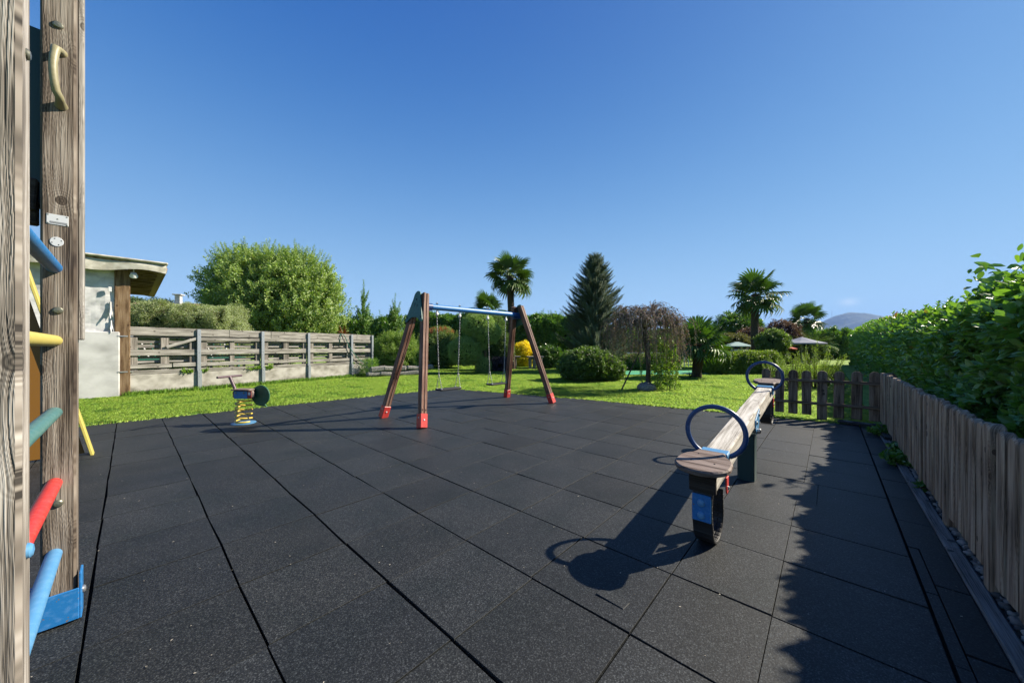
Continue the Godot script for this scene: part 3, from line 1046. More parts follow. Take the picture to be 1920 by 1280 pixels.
func build_seesaw() -> void:
	var o := thing("seesaw", "wooden beam seesaw with blue ring handles, round seats and tyre buffers", "seesaw", P(0.53, 3.64), TH)
	var tilt := 0.0905
	var post := MB.new()
	post.box(Vector3(0, 0.185, 0), Vector3(0.125, 0.41, 0.125), 0.006)
	part("pivot_post", post, M.deep_green, o)
	var ramp := MB.new()
	ramp.box(Vector3(0, 0.40, 0.0), Vector3(0.11, 0.03, 0.05), 0.004)
	ramp.tube([Vector3(0.0, 0.425, -0.09), Vector3(0.0, 0.425, 0.09)], [0.022], 10)
	part("axle", ramp, M.steel, o)
	var T := Transform3D(Basis(Vector3.BACK, tilt), Vector3(0, 0.530, 0))
	var beam := MB.new()
	beam.off = Vector2(0.07, 0.2)
	beam.box(T * Vector3(0, 0, 0), Vector3(2.90, 0.130, 0.132), 0.007, 0, T.basis)
	part("beam", beam, M.beam, o)
	for s in [-1.0, 1.0]:
		# pivot plates on both sides of the beam
		var pl := MB.new()
		var g := PackedVector2Array([Vector2(-0.10, 0.005), Vector2(0.12, 0.058), Vector2(0.12, -0.02), Vector2(0.035, -0.135), Vector2(-0.035, -0.135), Vector2(-0.10, -0.075)])
		pl.slab(g, 0.008, 0.002, T * Transform3D(Basis.IDENTITY, Vector3(0.02, 0, s * 0.0705)))
		var pp := part("pivot_plate", pl, M.pale_blue, o)
		for q in [Vector2(0.085, 0.012), Vector2(-0.06, -0.025)]:
			bolt(pp, "bolt", T * Vector3(0.02 + q.x, q.y, s * 0.075), Vector3(0, 0, s), 0.016, M.steel)
		bolt(pp, "bolt", Vector3(0.015, 0.425, s * 0.088), Vector3(0, 0, s), 0.024, M.steel)
	for e in [-1.0, 1.0]:
		# the dark end block with its tyre buffer
		var ec := MB.new()
		ec.box(T * Vector3(e * 1.458, -0.003, 0), Vector3(0.030, 0.138, 0.138), 0.005, 2, T.basis)
		part("end_cap", ec, M.dark_wood, o)
		var down := MB.new()
		var x0: float = e * 1.445
		var top := T * Vector3(x0, -0.07, 0)
		var low: float = 0.0 if e < 0 else top.y - 0.33
		down.box(Vector3(top.x + e * 0.040, top.y - 0.085, 0), Vector3(0.010, 0.150, 0.096), 0.003)
		var dp := part("buffer_plate", down, M.blue, o)
		for y in [-0.055, -0.125]:
			bolt(dp, "bolt", Vector3(top.x + e * 0.045, top.y + y, 0.0), Vector3(e, 0, 0), 0.021, M.pale_blue)
		# a length of tyre bent into a U
		var path := []
		for k in 7:
			path.append(Vector2(top.x + e * 0.006 + e * 0.020 * sin(k / 6.0 * PI), lerpf(top.y, low + 0.13, k / 6.0)))
		for k in range(1, 13):
			var a := PI * k / 12.0
			path.append(Vector2(top.x - e * 0.125 + e * 0.131 * cos(a), low + 0.13 - 0.119 * sin(a)))
		for k in range(1, 6):
			path.append(Vector2(top.x - e * 0.256 + e * 0.004 * k, lerpf(low + 0.13, top.y - 0.05, k / 5.0)))
		var ty := MB.new()
		for k in path.size() - 1:
			var p: Vector2 = path[k]
			var q: Vector2 = path[k + 1]
			var dd := (q - p)
			var mid := (p + q) / 2.0
			ty.box(Vector3(mid.x, mid.y, 0), Vector3(dd.length() + 0.006, 0.018, 0.104), 0.004, 0, Basis(Vector3.BACK, dd.angle()))
			if k > 6:
				for z in [-0.036, -0.012, 0.012, 0.036]:
					var nr: Vector2 = Vector2(dd.y, -dd.x).normalized() * (-e)
					ty.box(Vector3(mid.x + nr.x * -0.010, mid.y + nr.y * -0.010, z), Vector3(dd.length() * 0.7, 0.008, 0.020), 0.002, 0, Basis(Vector3.BACK, dd.angle()))
		part("tyre_buffer", ty, M.tyre, o)
		var rp := MB.new()
		rp.slab(PackedVector2Array([Vector2(-0.028, 0.0), Vector2(0.028, 0.0), Vector2(0.028, -0.075), Vector2(0.014, -0.10), Vector2(-0.014, -0.10), Vector2(-0.028, -0.075)]), 0.008, 0.002, Transform3D(Basis.IDENTITY, T * Vector3(e * 1.20, -0.062, 0.072)))
		var rpp := part("red_plate", rp, M.red, o)
		bolt(rpp, "bolt", T * Vector3(e * 1.20, -0.13, 0.077), Vector3(0, 0, 1), 0.012, M.steel)
		# seat: round at the outer end, waisted towards the handle
		var g2 := PackedVector2Array()
		for k in 17:
			var a := -PI / 2 + PI * k / 16.0
			g2.append(Vector2(0.065 + 0.125 * cos(a), 0.142 * sin(a)))
		g2.append_array([Vector2(-0.01, 0.138), Vector2(-0.06, 0.118), Vector2(-0.095, 0.088), Vector2(-0.13, 0.076), Vector2(-0.155, 0.075), Vector2(-0.155, -0.075), Vector2(-0.13, -0.076), Vector2(-0.095, -0.088), Vector2(-0.06, -0.118), Vector2(-0.01, -0.138)])
		var sb := MB.new()
		var sx := T * Transform3D(Basis(Vector3.RIGHT, -PI / 2), Vector3(e * 1.395, 0.083, 0)) * Transform3D(Basis.IDENTITY.scaled(Vector3(e, 1, 1)), Vector3.ZERO)
		sb.off = Vector2(e, e * 0.37)
		sb.slab(g2, 0.032, 0.008, sx)
		var sp := part("seat", sb, M.seat, o)
		for q in [Vector2(0.05, 0.06), Vector2(0.05, -0.06), Vector2(-0.07, 0.05), Vector2(-0.07, -0.05)]:
			bolt(sp, "screw", sx * Vector3(q.x, q.y, 0.016), Vector3.UP, 0.005, M.black)
		# ring handle on its strap
		var hx: float = e * 1.165
		var stp := MB.new()
		stp.box(T * Vector3(hx, 0.071, 0), Vector3(0.075, 0.010, 0.150), 0.003, 2, T.basis)
		for s in [-1.0, 1.0]:
			stp.box(T * Vector3(hx, 0.028, s * 0.0715), Vector3(0.075, 0.085, 0.010), 0.003, 1, T.basis)
		var spn := part("handle_strap", stp, M.pale_blue, o)
		for s in [-1.0, 1.0]:
			bolt(spn, "bolt", T * Vector3(hx + e * 0.018, 0.03, s * 0.077), Vector3(0, 0, s), 0.011, M.steel)
		var ring := MB.new()
		var pts := []
		for k in 41:
			var a := lerpf(-1.08, PI + 1.08, k / 40.0)
			pts.append(T * Vector3(hx - e * 0.03, 0.185 + 0.162 * sin(a), 0.162 * cos(a)))
		ring.tube(pts, [0.0150], 12)
		part("ring_handle", ring, M.navy, o)


func build_spring_rider() -> void:
	var o := thing("spring_rider", "small rocking spring rider with a yellow coil, blue body and green disc", "spring rider", G(-4.05, 5.26), -0.12)
	var base := MB.new()
	base.lathe([Vector2(0.0, 0.0), Vector2(0.155, 0.0), Vector2(0.155, 0.010), Vector2(0.0, 0.012)], 24)
	part("base_plate", base, M.pale_blue, o)
	var coil := MB.new()
	var pts := []
	for k in 121:
		var t := k / 120.0
		var a := TAU * 5.3 * t
		var rad := 0.100 if t < 0.93 else lerpf(0.100, 0.085, (t - 0.93) / 0.07)
		var y: float = 0.024 + 0.335 * (0.10 * smoothstep(0.0, 0.18, t) + 0.90 * clampf((t - 0.13) / 0.87, 0, 1))
		pts.append(Vector3(cos(a) * rad, y, sin(a) * rad))
	coil.tube(pts, [0.0125], 9)
	part("coil_spring", coil, M.spring, o)
	var body := MB.new()
	body.box(Vector3(0.0, 0.435, 0), Vector3(0.34, 0.13, 0.09), 0.03, 0)
	body.box(Vector3(0.01, 0.505, 0), Vector3(0.30, 0.022, 0.17), 0.008, 0)
	part("saddle", body, M.seat, o)
	for s in [-1.0, 1.0]:
		var pl := MB.new()
		pl.box(Vector3(0.0, 0.43, s * 0.050), Vector3(0.22, 0.115, 0.010), 0.003, 0)
		var pn := part("side_plate", pl, M.blue, o)
		for x in [-0.075, 0.055]:
			bolt(pn, "bolt", Vector3(x, 0.46, s * 0.055), Vector3(0, 0, s), 0.013, M.brass)
	var rb := MB.new()
	rb.tint = Color(0.45, 0.45, 0.45)
	rb.box(Vector3(0.145, 0.435, 0.052), Vector3(0.062, 0.105, 0.008), 0.002, 0)
	part("red_plate", rb, M.red, o)
	var lb := MB.new()
	lb.box(Vector3(0.148, 0.452, 0.0575), Vector3(0.036, 0.042, 0.003), 0.001, 0)
	part("white_sticker", lb, M.plate, o)
	var disc := MB.new()
	var g := PackedVector2Array()
	for k in 26:
		var a := deg_to_rad(-62.0) + deg_to_rad(300.0) * k / 25.0
		g.append(Vector2(0.225 + 0.152 * cos(a), 0.415 + 0.152 * sin(a)))
	g.append_array([Vector2(0.135, 0.270), Vector2(0.335, 0.240)])
	disc.slab(g, 0.022, 0.004, Transform3D(Basis.IDENTITY, Vector3(0, 0, -0.064)))
	part("disc_panel", disc, M.disc_green, o)
	var stem := MB.new()
	stem.tube([Vector3(-0.135, 0.47, 0), Vector3(-0.155, 0.53, 0), Vector3(-0.235, 0.695, 0)], [0.022], 10)
	part("handle_stem", stem, M.purple, o)
	var hb := MB.new()
	hb.tube([Vector3(-0.235, 0.700, 0.20), Vector3(-0.235, 0.700, -0.20)], [0.0165], 10)
	part("handlebar", hb, M.purple, o)


func build_tower() -> void:
	var o := thing("climbing_ladder", "weathered grey timber ladder posts with painted metal rungs at the paving's edge", "play ladder", P(2.0, -0.2), TH)
	# local: x = b + 0.2, z = -(a - 2.0)
	var far := MB.new()
	far.off = Vector2(0.05, 0.35)
	far.box(Vector3(0.005, 1.60, -0.41), Vector3(0.092, 3.16, 0.115), 0.007)
	part("post", far, M.post, o)
	var strip := MB.new()
	strip.off = Vector2(0.4, 0.0)
	strip.box(Vector3(0.060, 2.17, -0.435), Vector3(0.018, 1.98, 0.050), 0.004)
	part("cover_strip", strip, M.board, o)
	var near := MB.new()
	near.off = Vector2(0.66, 1.2)
	near.box(Vector3(0.0, 1.60, 0.700), Vector3(0.098, 3.16, 0.095), 0.008)
	part("post", near, M.worn_post, o)
	var i := 0
	for q in [[0.30, "blue"], [0.59, "red"], [0.88, "teal"], [1.175, "yellow"], [1.475, "blue"]]:
		var rg := MB.new()
		rg.tube([Vector3(-0.006, q[0], 0.655), Vector3(-0.006, q[0], -0.350), Vector3(-0.006, q[0], -0.356)], [0.0225, 0.0225, 0.016], 18)
		part("rung", rg, {"blue": M.blue if i else M.pale_blue, "red": M.red, "teal": M.teal, "yellow": M.yellow}[q[1]], o)
		i += 1
	# bolts on the far post and the capped one on the near post
	for y in [0.505, 1.30, 2.475]:
		bolt(o, "bolt", Vector3(0.004, y, -0.352), Vector3(0, 0, 1), 0.0155, M.brass)
	bolt(o, "bolt_cap", Vector3(0.049, 0.70, 0.690), Vector3(1, 0, 0), 0.017, M.pale_blue)
	bolt(o, "bolt", Vector3(0.049, 1.79, 0.700), Vector3(1, 0, 0), 0.012, M.brass)
	# grab handle
	var hd := MB.new()
	var pts := []
	for k in 5:
		pts.append(Vector3(0.012, 2.365 - 0.004 * k, -0.352 + 0.0125 * k))
	for k in 9:
		var t := k / 8.0
		pts.append(Vector3(0.004 - 0.006 * sin(t * PI), lerpf(2.345, 2.175, t), -0.290 + 0.012 * sin(t * PI)))
	for k in 5:
		pts.append(Vector3(0.012, 2.158 - 0.003 * k, -0.302 - 0.0125 * k))
	hd.tube(pts, [0.018, 0.0125, 0.0125, 0.0125, 0.0125, 0.014, 0.0125, 0.0125, 0.012, 0.012, 0.012, 0.012, 0.0125, 0.0125, 0.0125, 0.013, 0.014, 0.016, 0.019], 12)
	part("grab_handle", hd, M.beige, o)
	# maker's plates
	var pl := MB.new()
	pl.box(Vector3(0.003, 1.672, -0.3515), Vector3(0.056, 0.042, 0.003), 0.001)
	var pn := part("rectangular_plate", pl, M.plate, o)
	for q in [Vector2(-0.024, 0.017), Vector2(0.024, 0.017), Vector2(-0.024, -0.017), Vector2(0.024, -0.017), Vector2(0, 0.003)]:
		bolt(pn, "rivet", Vector3(0.003 + q.x, 1.672 + q.y, -0.350), Vector3(0, 0, 1), 0.0025, M.brass)
	var bar := MB.new()
	bar.box(Vector3(0.006, 1.660, -0.3496), Vector3(0.044, 0.008, 0.001), 0.0002)
	part("printed_band", bar, M.print, pn)
	var ov := MB.new()
	var el := PackedVector2Array()
	for k in 20:
		el.append(Vector2(0.018 * cos(TAU * k / 20), 0.0195 * sin(TAU * k / 20)))
	ov.slab(el, 0.003, 0.0008, Transform3D(Basis.IDENTITY, Vector3(0.001, 1.582, -0.351)))
	var on := part("round_plate", ov, M.plate, o)
	for k in 4:
		bolt(on, "rivet", Vector3(0.001 + 0.013 * cos(k * PI / 2 + 0.4), 1.582 + 0.013 * sin(k * PI / 2 + 0.4), -0.3495), Vector3(0, 0, 1), 0.002, M.black)
	# blue steel shoe
	var sh := MB.new()
	sh.box(Vector3(-0.006, 0.072, -0.340), Vector3(0.130, 0.128, 0.008), 0.002)
	sh.box(Vector3(0.062, 0.100, -0.385), Vector3(0.008, 0.190, 0.085), 0.002)
	sh.box(Vector3(-0.071, 0.085, -0.385), Vector3(0.008, 0.150, 0.085), 0.002)
	var shn := part("foot_bracket", sh, M.blue, o)
	bolt(shn, "bolt", Vector3(0.066, 0.10, -0.40), Vector3(1, 0, 0), 0.017, M.steel)
	# platform timbers and the green side board beyond the far post
	var pb := MB.new()
	pb.box(Vector3(-0.60, 2.115, -0.482), Vector3(1.18, 0.76, 0.020), 0.004)
	part("side_board", pb, M.deep_green, o)
	var jo := MB.new()
	jo.box(Vector3(-0.60, 1.80, -0.40), Vector3(1.10, 0.13, 0.045), 0.006, 0, Basis(Vector3.BACK, -0.06))
	jo.box(Vector3(-0.60, 1.70, -0.42), Vector3(1.10, 0.10, 0.045), 0.006, 0)
	part("platform_joist", jo, M.dark_wood, o)
	var rp := MB.new()
	rp.box(Vector3(-0.010, 2.335, 0.752), Vector3(0.06, 0.05, 0.010), 0.002)
	part("red_plate", rp, M.red, o)
	# the yellow ramp that leans behind the ladder
	var yr := thing("yellow_ramp", "steep yellow painted plywood ramp standing on the paving behind the ladder", "play ramp", P(5.80, -0.26), TH)
	var brd := MB.new()
	var lean := atan2(0.436, 2.02)
	brd.box(Vector3(-0.225, 1.03, -0.06), Vector3(0.024, 2.12, 0.14), 0.004, 1, Basis(Vector3.BACK, lean))
	part("ramp_board", brd, M.yellow, yr)
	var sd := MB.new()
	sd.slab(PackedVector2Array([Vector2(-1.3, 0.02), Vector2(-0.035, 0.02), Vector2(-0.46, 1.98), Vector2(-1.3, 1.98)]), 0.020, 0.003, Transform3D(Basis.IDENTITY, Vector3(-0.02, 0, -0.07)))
	part("side_panel", sd, M.slide, yr)  # panel painted as if shaded behind the ramp board


func picket_outline(w: float, y0: float, y1: float) -> PackedVector2Array:
	var g := PackedVector2Array([Vector2(-w / 2, y0), Vector2(w / 2, y0)])
	for k in 9:
		var a := PI * k / 8.0
		g.append(Vector2(w / 2 * cos(a), y1 - w * 0.42 + w * 0.42 * sin(a)))
	return g


func build_pickets() -> void:
	var r := RandomNumberGenerator.new()
	r.seed = 5
	var o := thing("picket_fence", "brown wooden picket fence with rounded tops running in front of the laurel hedge", "picket fence", P(-0.575, 0), TH)
	var b := 1.64
	var i := 0
	while b < 7.42:
		var pole := i % 6 == 2
		var mb := MB.new()
		var g := r.randf_range(0.82, 1.22)
		mb.tint = Color(g, g * 0.99, g * r.randf_range(0.94, 1.0))
		mb.off = Vector2(r.randf() * 3.0, r.randf() * 3.0)
		mb.slab(picket_outline(r.randf_range(0.078, 0.084), 0.0 if pole else 0.075 + r.randf_range(-0.008, 0.008), 0.785 + r.randf_range(-0.010, 0.010)), 0.044 if not pole else 0.056, 0.007)
		var q := part("picket", mb, M.picket, o)
		q.position = Vector3(b, 0, r.randf_range(-0.003, 0.003))
		q.rotation = Vector3(r.randf_range(-0.006, 0.006), r.randf_range(-0.05, 0.05), r.randf_range(-0.008, 0.008))
		b += 0.1352
		i += 1
	for y in [0.215, 0.60]:
		var rl := MB.new()
		rl.off = Vector2(y, y)
		rl.box(Vector3(4.5, y, 0.046), Vector3(5.9, 0.055, 0.036), 0.006, 0)
		part("rail", rl, M.picket, o)
	var g2 := thing("picket_fence", "short open brown picket fence across the lawn end of the paving", "picket fence", P(0, 7.42), TH + PI / 2)
	# local x runs towards -u1... here along the gate
	var spots := [[0.80, false], [0.62, false], [0.442, false], [0.266, false], [0.082, true], [-0.113, false], [-0.313, false], [-0.505, false], [-0.66, true]]
	for s in spots:
		var mb := MB.new()
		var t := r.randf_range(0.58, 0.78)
		mb.tint = Color(t, t * 0.96, t * 0.93)  # darker tint puts the backlit look of these pickets into their colour
		mb.off = Vector2(r.randf() * 3.0, r.randf() * 3.0)
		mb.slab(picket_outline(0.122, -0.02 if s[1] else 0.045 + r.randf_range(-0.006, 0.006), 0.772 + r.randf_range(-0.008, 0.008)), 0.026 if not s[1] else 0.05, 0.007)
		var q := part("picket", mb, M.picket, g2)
		q.position = Vector3(s[0], 0, r.randf_range(-0.002, 0.002))
		q.rotation.z = r.randf_range(-0.01, 0.01)
	for y in [0.245, 0.605]:
		var rl := MB.new()
		rl.off = Vector2(y * 2.0, y)
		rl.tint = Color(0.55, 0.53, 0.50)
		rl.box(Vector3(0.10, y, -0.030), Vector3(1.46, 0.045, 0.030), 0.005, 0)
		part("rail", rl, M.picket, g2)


func build_fence_side() -> void:
	var r := RandomNumberGenerator.new()
	r.seed = 8
	# timber edging, soil and gravel between paving and pickets
	var soil := MB.new()
	soil.quad(P(-0.50, 0.6, 0.004), P(-0.50, 7.5, 0.004), P(-1.6, 7.5, 0.004), P(-1.6, 0.6, 0.004), Vector3.UP)
	setting("soil_strip", soil, M.soil)
	var kb := Node3D.new()
	kb.name = "kerb"
	kb.set_meta("kind", "structure")
	add_child(kb)
	var b := 0.9
	while b < 6.2:
		var ln := r.randf_range(1.0, 1.4)
		var e := MB.new()
		e.off = Vector2(r.randf(), r.randf())
		e.tint = Color(0.55, 0.55, 0.57)
		e.box(Vector3(0, 0, 0), Vector3(ln - 0.006, 0.06, 0.062), 0.006, 0)
		var q := part("edging_plank", e, M.board, kb)
		q.transform = Transform3D(Basis(Vector3.UP, TH) * Basis(Vector3.RIGHT, -0.10), P(-0.523, b + ln / 2, -0.014))
		b += ln
	var pb := MB.new()
	lumpy(pb, Vector3.ZERO, Vector3(0.016, 0.010, 0.013), 3, 0.5, 7, 5)
	var xfs := []
	var cols := []
	for i in 2600:
		var a := -0.57 - pow(r.randf(), 1.5) * 0.5
		var bb := r.randf_range(1.5, 7.2)
		xfs.append(Transform3D(basis_up(Vector3.UP + rdir(r) * 0.6, r).scaled(Vector3.ONE * r.randf_range(0.4, 1.7)), P(a, bb, 0.008)))
		cols.append(Color(0.22, 0.20, 0.18) * r.randf_range(0.25, 1.3))
	var gr := many("gravel", pb.mesh(plain(Color(1, 1, 1), 0.9)), xfs, cols, self, 1.0)
	gr.set_meta("kind", "stuff")
	gr.set_meta("label", "dark gravel and chippings along the foot of the picket fence")
	# weeds creeping out under the pickets
	var wm := clump(71, 9, 0.07, 0.055, 0.045, M.gloss, 1.2, 0.2, 0.002)
	for q in [[-0.52, 6.55, 24, 0.14, "beside the loose edging strip"], [-0.57, 5.60, 14, 0.10, "at the foot of the picket fence near the corner"], [-0.55, 5.05, 30, 0.15, "spreading over the timber edging"], [-0.60, 4.35, 14, 0.09, "small and low between two fence posts"], [-0.66, 3.35, 7, 0.06, "tiny, alone in the gravel under the pickets"]]:
		var o := thing("weed_plant", "green leafy weed %s" % q[4], "weed", P(q[0], q[1]), 0.0, "weeds under the picket fence")
		var xs := []
		var cs := []
		for i in q[2]:
			var d := rdir(r)
			d.y = absf(d.y)
			xs.append(Transform3D(basis_up(d + Vector3.UP * 0.6, r).scaled(Vector3.ONE * r.randf_range(0.6, 1.2)), d * q[3] * sqrt(r.randf()) * Vector3(1, 0.65, 1) + Vector3(0, 0.02, 0)))
			cs.append(Color(0.035, 0.085, 0.018).lerp(Color(0.08, 0.15, 0.03), r.randf()))
		many("leaves", wm, xs, cs, o)


func laurel_leaf() -> ArrayMesh:
	var mb := MB.new()
	var z := Vector2.ZERO
	var st := [[0.0, 0.0, 0.0], [0.28, 0.40, -0.010], [0.62, 0.44, -0.004], [0.86, 0.22, 0.006], [1.0, 0.0, 0.018]]
	for k in 4:
		for s in [-1.0, 1.0]:
			var a: Array = st[k]
			var b: Array = st[k + 1]
			var m0 := Vector3(0, a[0], -a[2])
			var m1 := Vector3(0, b[0], -b[2])
			var e0 := Vector3(s * a[1] * 0.5, a[0], -a[2] + a[1] * 0.16)
			var e1 := Vector3(s * b[1] * 0.5, b[0], -b[2] + b[1] * 0.16)
			var nn := Vector3(-s * 0.30, 0, 1).normalized()
			mb.tri(m0, e1, m1, nn, nn, nn, z, z, z)
			if a[1] > 0.0:
				mb.tri(m0, e0, e1, nn, nn, nn, z, z, z)
	return mb.mesh(M.gloss)


func build_laurel() -> void:
	var lf := laurel_leaf()
	var r := RandomNumberGenerator.new()
	r.seed = 99
	var f := noise(4, 0.9, FastNoiseLite.TYPE_SIMPLEX_SMOOTH, 2)
	# [b from, b to, face a, depth, height at start and end, leaf size, count, name, label]
	for q in [[1.2, 6.15, -1.02, 1.0, 1.70, 1.62, 0.094, 46000, "tall laurel hedge with large glossy leaves behind the picket fence"], [6.15, 32.0, -1.12, 1.2, 1.60, 2.15, 0.092, 60000, "long clipped laurel hedge running on beyond the end of the picket fence"]]:
		var o := thing("laurel_hedge", q[8], "hedge", P(q[2], (q[0] + q[1]) / 2), TH)
		var mid: float = (q[0] + q[1]) / 2
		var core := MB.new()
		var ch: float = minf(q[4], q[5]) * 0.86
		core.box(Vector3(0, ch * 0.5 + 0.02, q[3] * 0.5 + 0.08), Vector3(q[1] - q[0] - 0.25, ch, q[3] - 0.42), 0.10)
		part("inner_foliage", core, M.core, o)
		var xfs := []
		var cols := []
		var add := func(p: Vector3, ax: Vector3, nm: Vector3, s: float, c: Color) -> void:
			var y := ax.normalized()
			var x := y.cross(nm).normalized()
			xfs.append(Transform3D(Basis(x, y, x.cross(y)).scaled(Vector3(s, s, s)), p))
			cols.append(c)
		var made := 0
		while made < q[7]:
			var t := pow(r.randf(), 1.9 if q[1] > 10.0 else 1.0)
			var b: float = lerpf(q[0], q[1], t)
			var top: float = lerpf(q[4], q[5], clampf((b - q[0]) / (q[1] - q[0]) * (1.0 if q[1] < 10.0 else 1.6), 0, 1)) + 0.14 * f.get_noise_2d(b * 2.0, 3.0)
			var pick := r.randf()
			var p: Vector3
			var out: Vector3
			if pick < 0.66:
				var y := top * (1.0 - pow(r.randf(), 0.9)) + 0.03
				p = Vector3(b - mid, y, -r.randf() * r.randf() * 0.34)
				p.z += 0.20 * f.get_noise_2d(b * 2.2, y * 2.2)
				p.z -= 0.26 * pow(clampf((y - top + 0.35) / 0.35, 0, 1), 2.0)
				out = Vector3(0, 0.25, 1)
			elif pick < 0.94:
				p = Vector3(b - mid, top - 0.02 - r.randf() * r.randf() * 0.22, -0.15 - r.randf() * (q[3] - 0.15))
				p.y += 0.06 * f.get_noise_2d(b * 3.0, p.z * 3.0 + 8.0)
				out = Vector3(0, 1, 0.15)
			else:
				var e: float = q[0] if q[1] > 10.0 or r.randf() < 0.3 else q[1]
				if q[1] > 10.0 and r.randf() < 0.5:
					e = q[1]
				p = Vector3(e - mid + r.randf_range(-0.12, 0.12), r.randf() * top, -r.randf() * q[3])
				out = Vector3(signf(e - mid), 0.2, 0)
			made += 1
			p.z = -p.z
			out.z = -out.z
			var ax := (out * 0.7 + rdir(r) * 1.0 + Vector3(0, 0.25, 0))
			var nm := out * 0.8 + Vector3.UP * 0.7 + rdir(r) * 0.55
			var c := Color(0.058, 0.115, 0.036).lerp(Color(0.108, 0.185, 0.052), r.randf())
			if r.randf() < 0.22:
				c = Color(0.13, 0.205, 0.045)
			elif r.randf() < 0.012:
				c = Color(0.16, 0.11, 0.035)
			add.call(p, ax, nm, q[6] * r.randf_range(0.5, 1.25) * (1.0 + (0.8 * t if q[1] > 10.0 else 0.0)), c)
		# young shoots standing above the top
		var n_sh := 190 if q[1] < 10.0 else 220
		var stems := MB.new()
		for i in n_sh:
			var t := r.randf()
			var b: float = lerpf(q[0], q[1], t if q[1] < 10.0 else t * t)
			var top: float = lerpf(q[4], q[5], clampf((b - q[0]) / (q[1] - q[0]) * (1.0 if q[1] < 10.0 else 1.6), 0, 1))
			var h := r.randf_range(0.08, 0.26)
			if q[1] < 10.0 and b < 4.9 and b > 3.4 and r.randf() < 0.30:
				h = r.randf_range(0.26, 0.46)
			var p := Vector3(b - mid, top - 0.08, 0.18 + r.randf() * 0.7)
			var d := (Vector3.UP + Vector3(r.randf_range(-0.3, 0.3), 0, r.randf_range(-0.1, 0.3))).normalized()
			stems.tube([p - d * 0.1, p + d * (h + 0.06)], [0.006, 0.003], 4, false)
			var cnt := int(h / 0.015)
			var red := b > 13.0 and b < 22.0 and r.randf() < 0.6
			for k in cnt:
				var leaf_color := Color(0.058, 0.115, 0.036).lerp(Color(0.108, 0.185, 0.052), r.randf())
				if red:
					leaf_color = Color(0.24, 0.07, 0.02)
				var a := k * 2.4 + i
				var side := Vector3(cos(a), 0, sin(a))
				var up := 0.35 + 0.9 * float(k) / cnt
				add.call(p + d * (0.05 + h * (k + 0.5) / cnt), side + Vector3.UP * up, Vector3.UP - side * up * 0.7, q[6] * r.randf_range(0.65, 0.98), leaf_color)
		stems.tint = Color(0.6, 0.7, 0.4)
		part("shoot_stems", stems, M.bark, o)
		many("leaves", lf, xfs, cols, o)


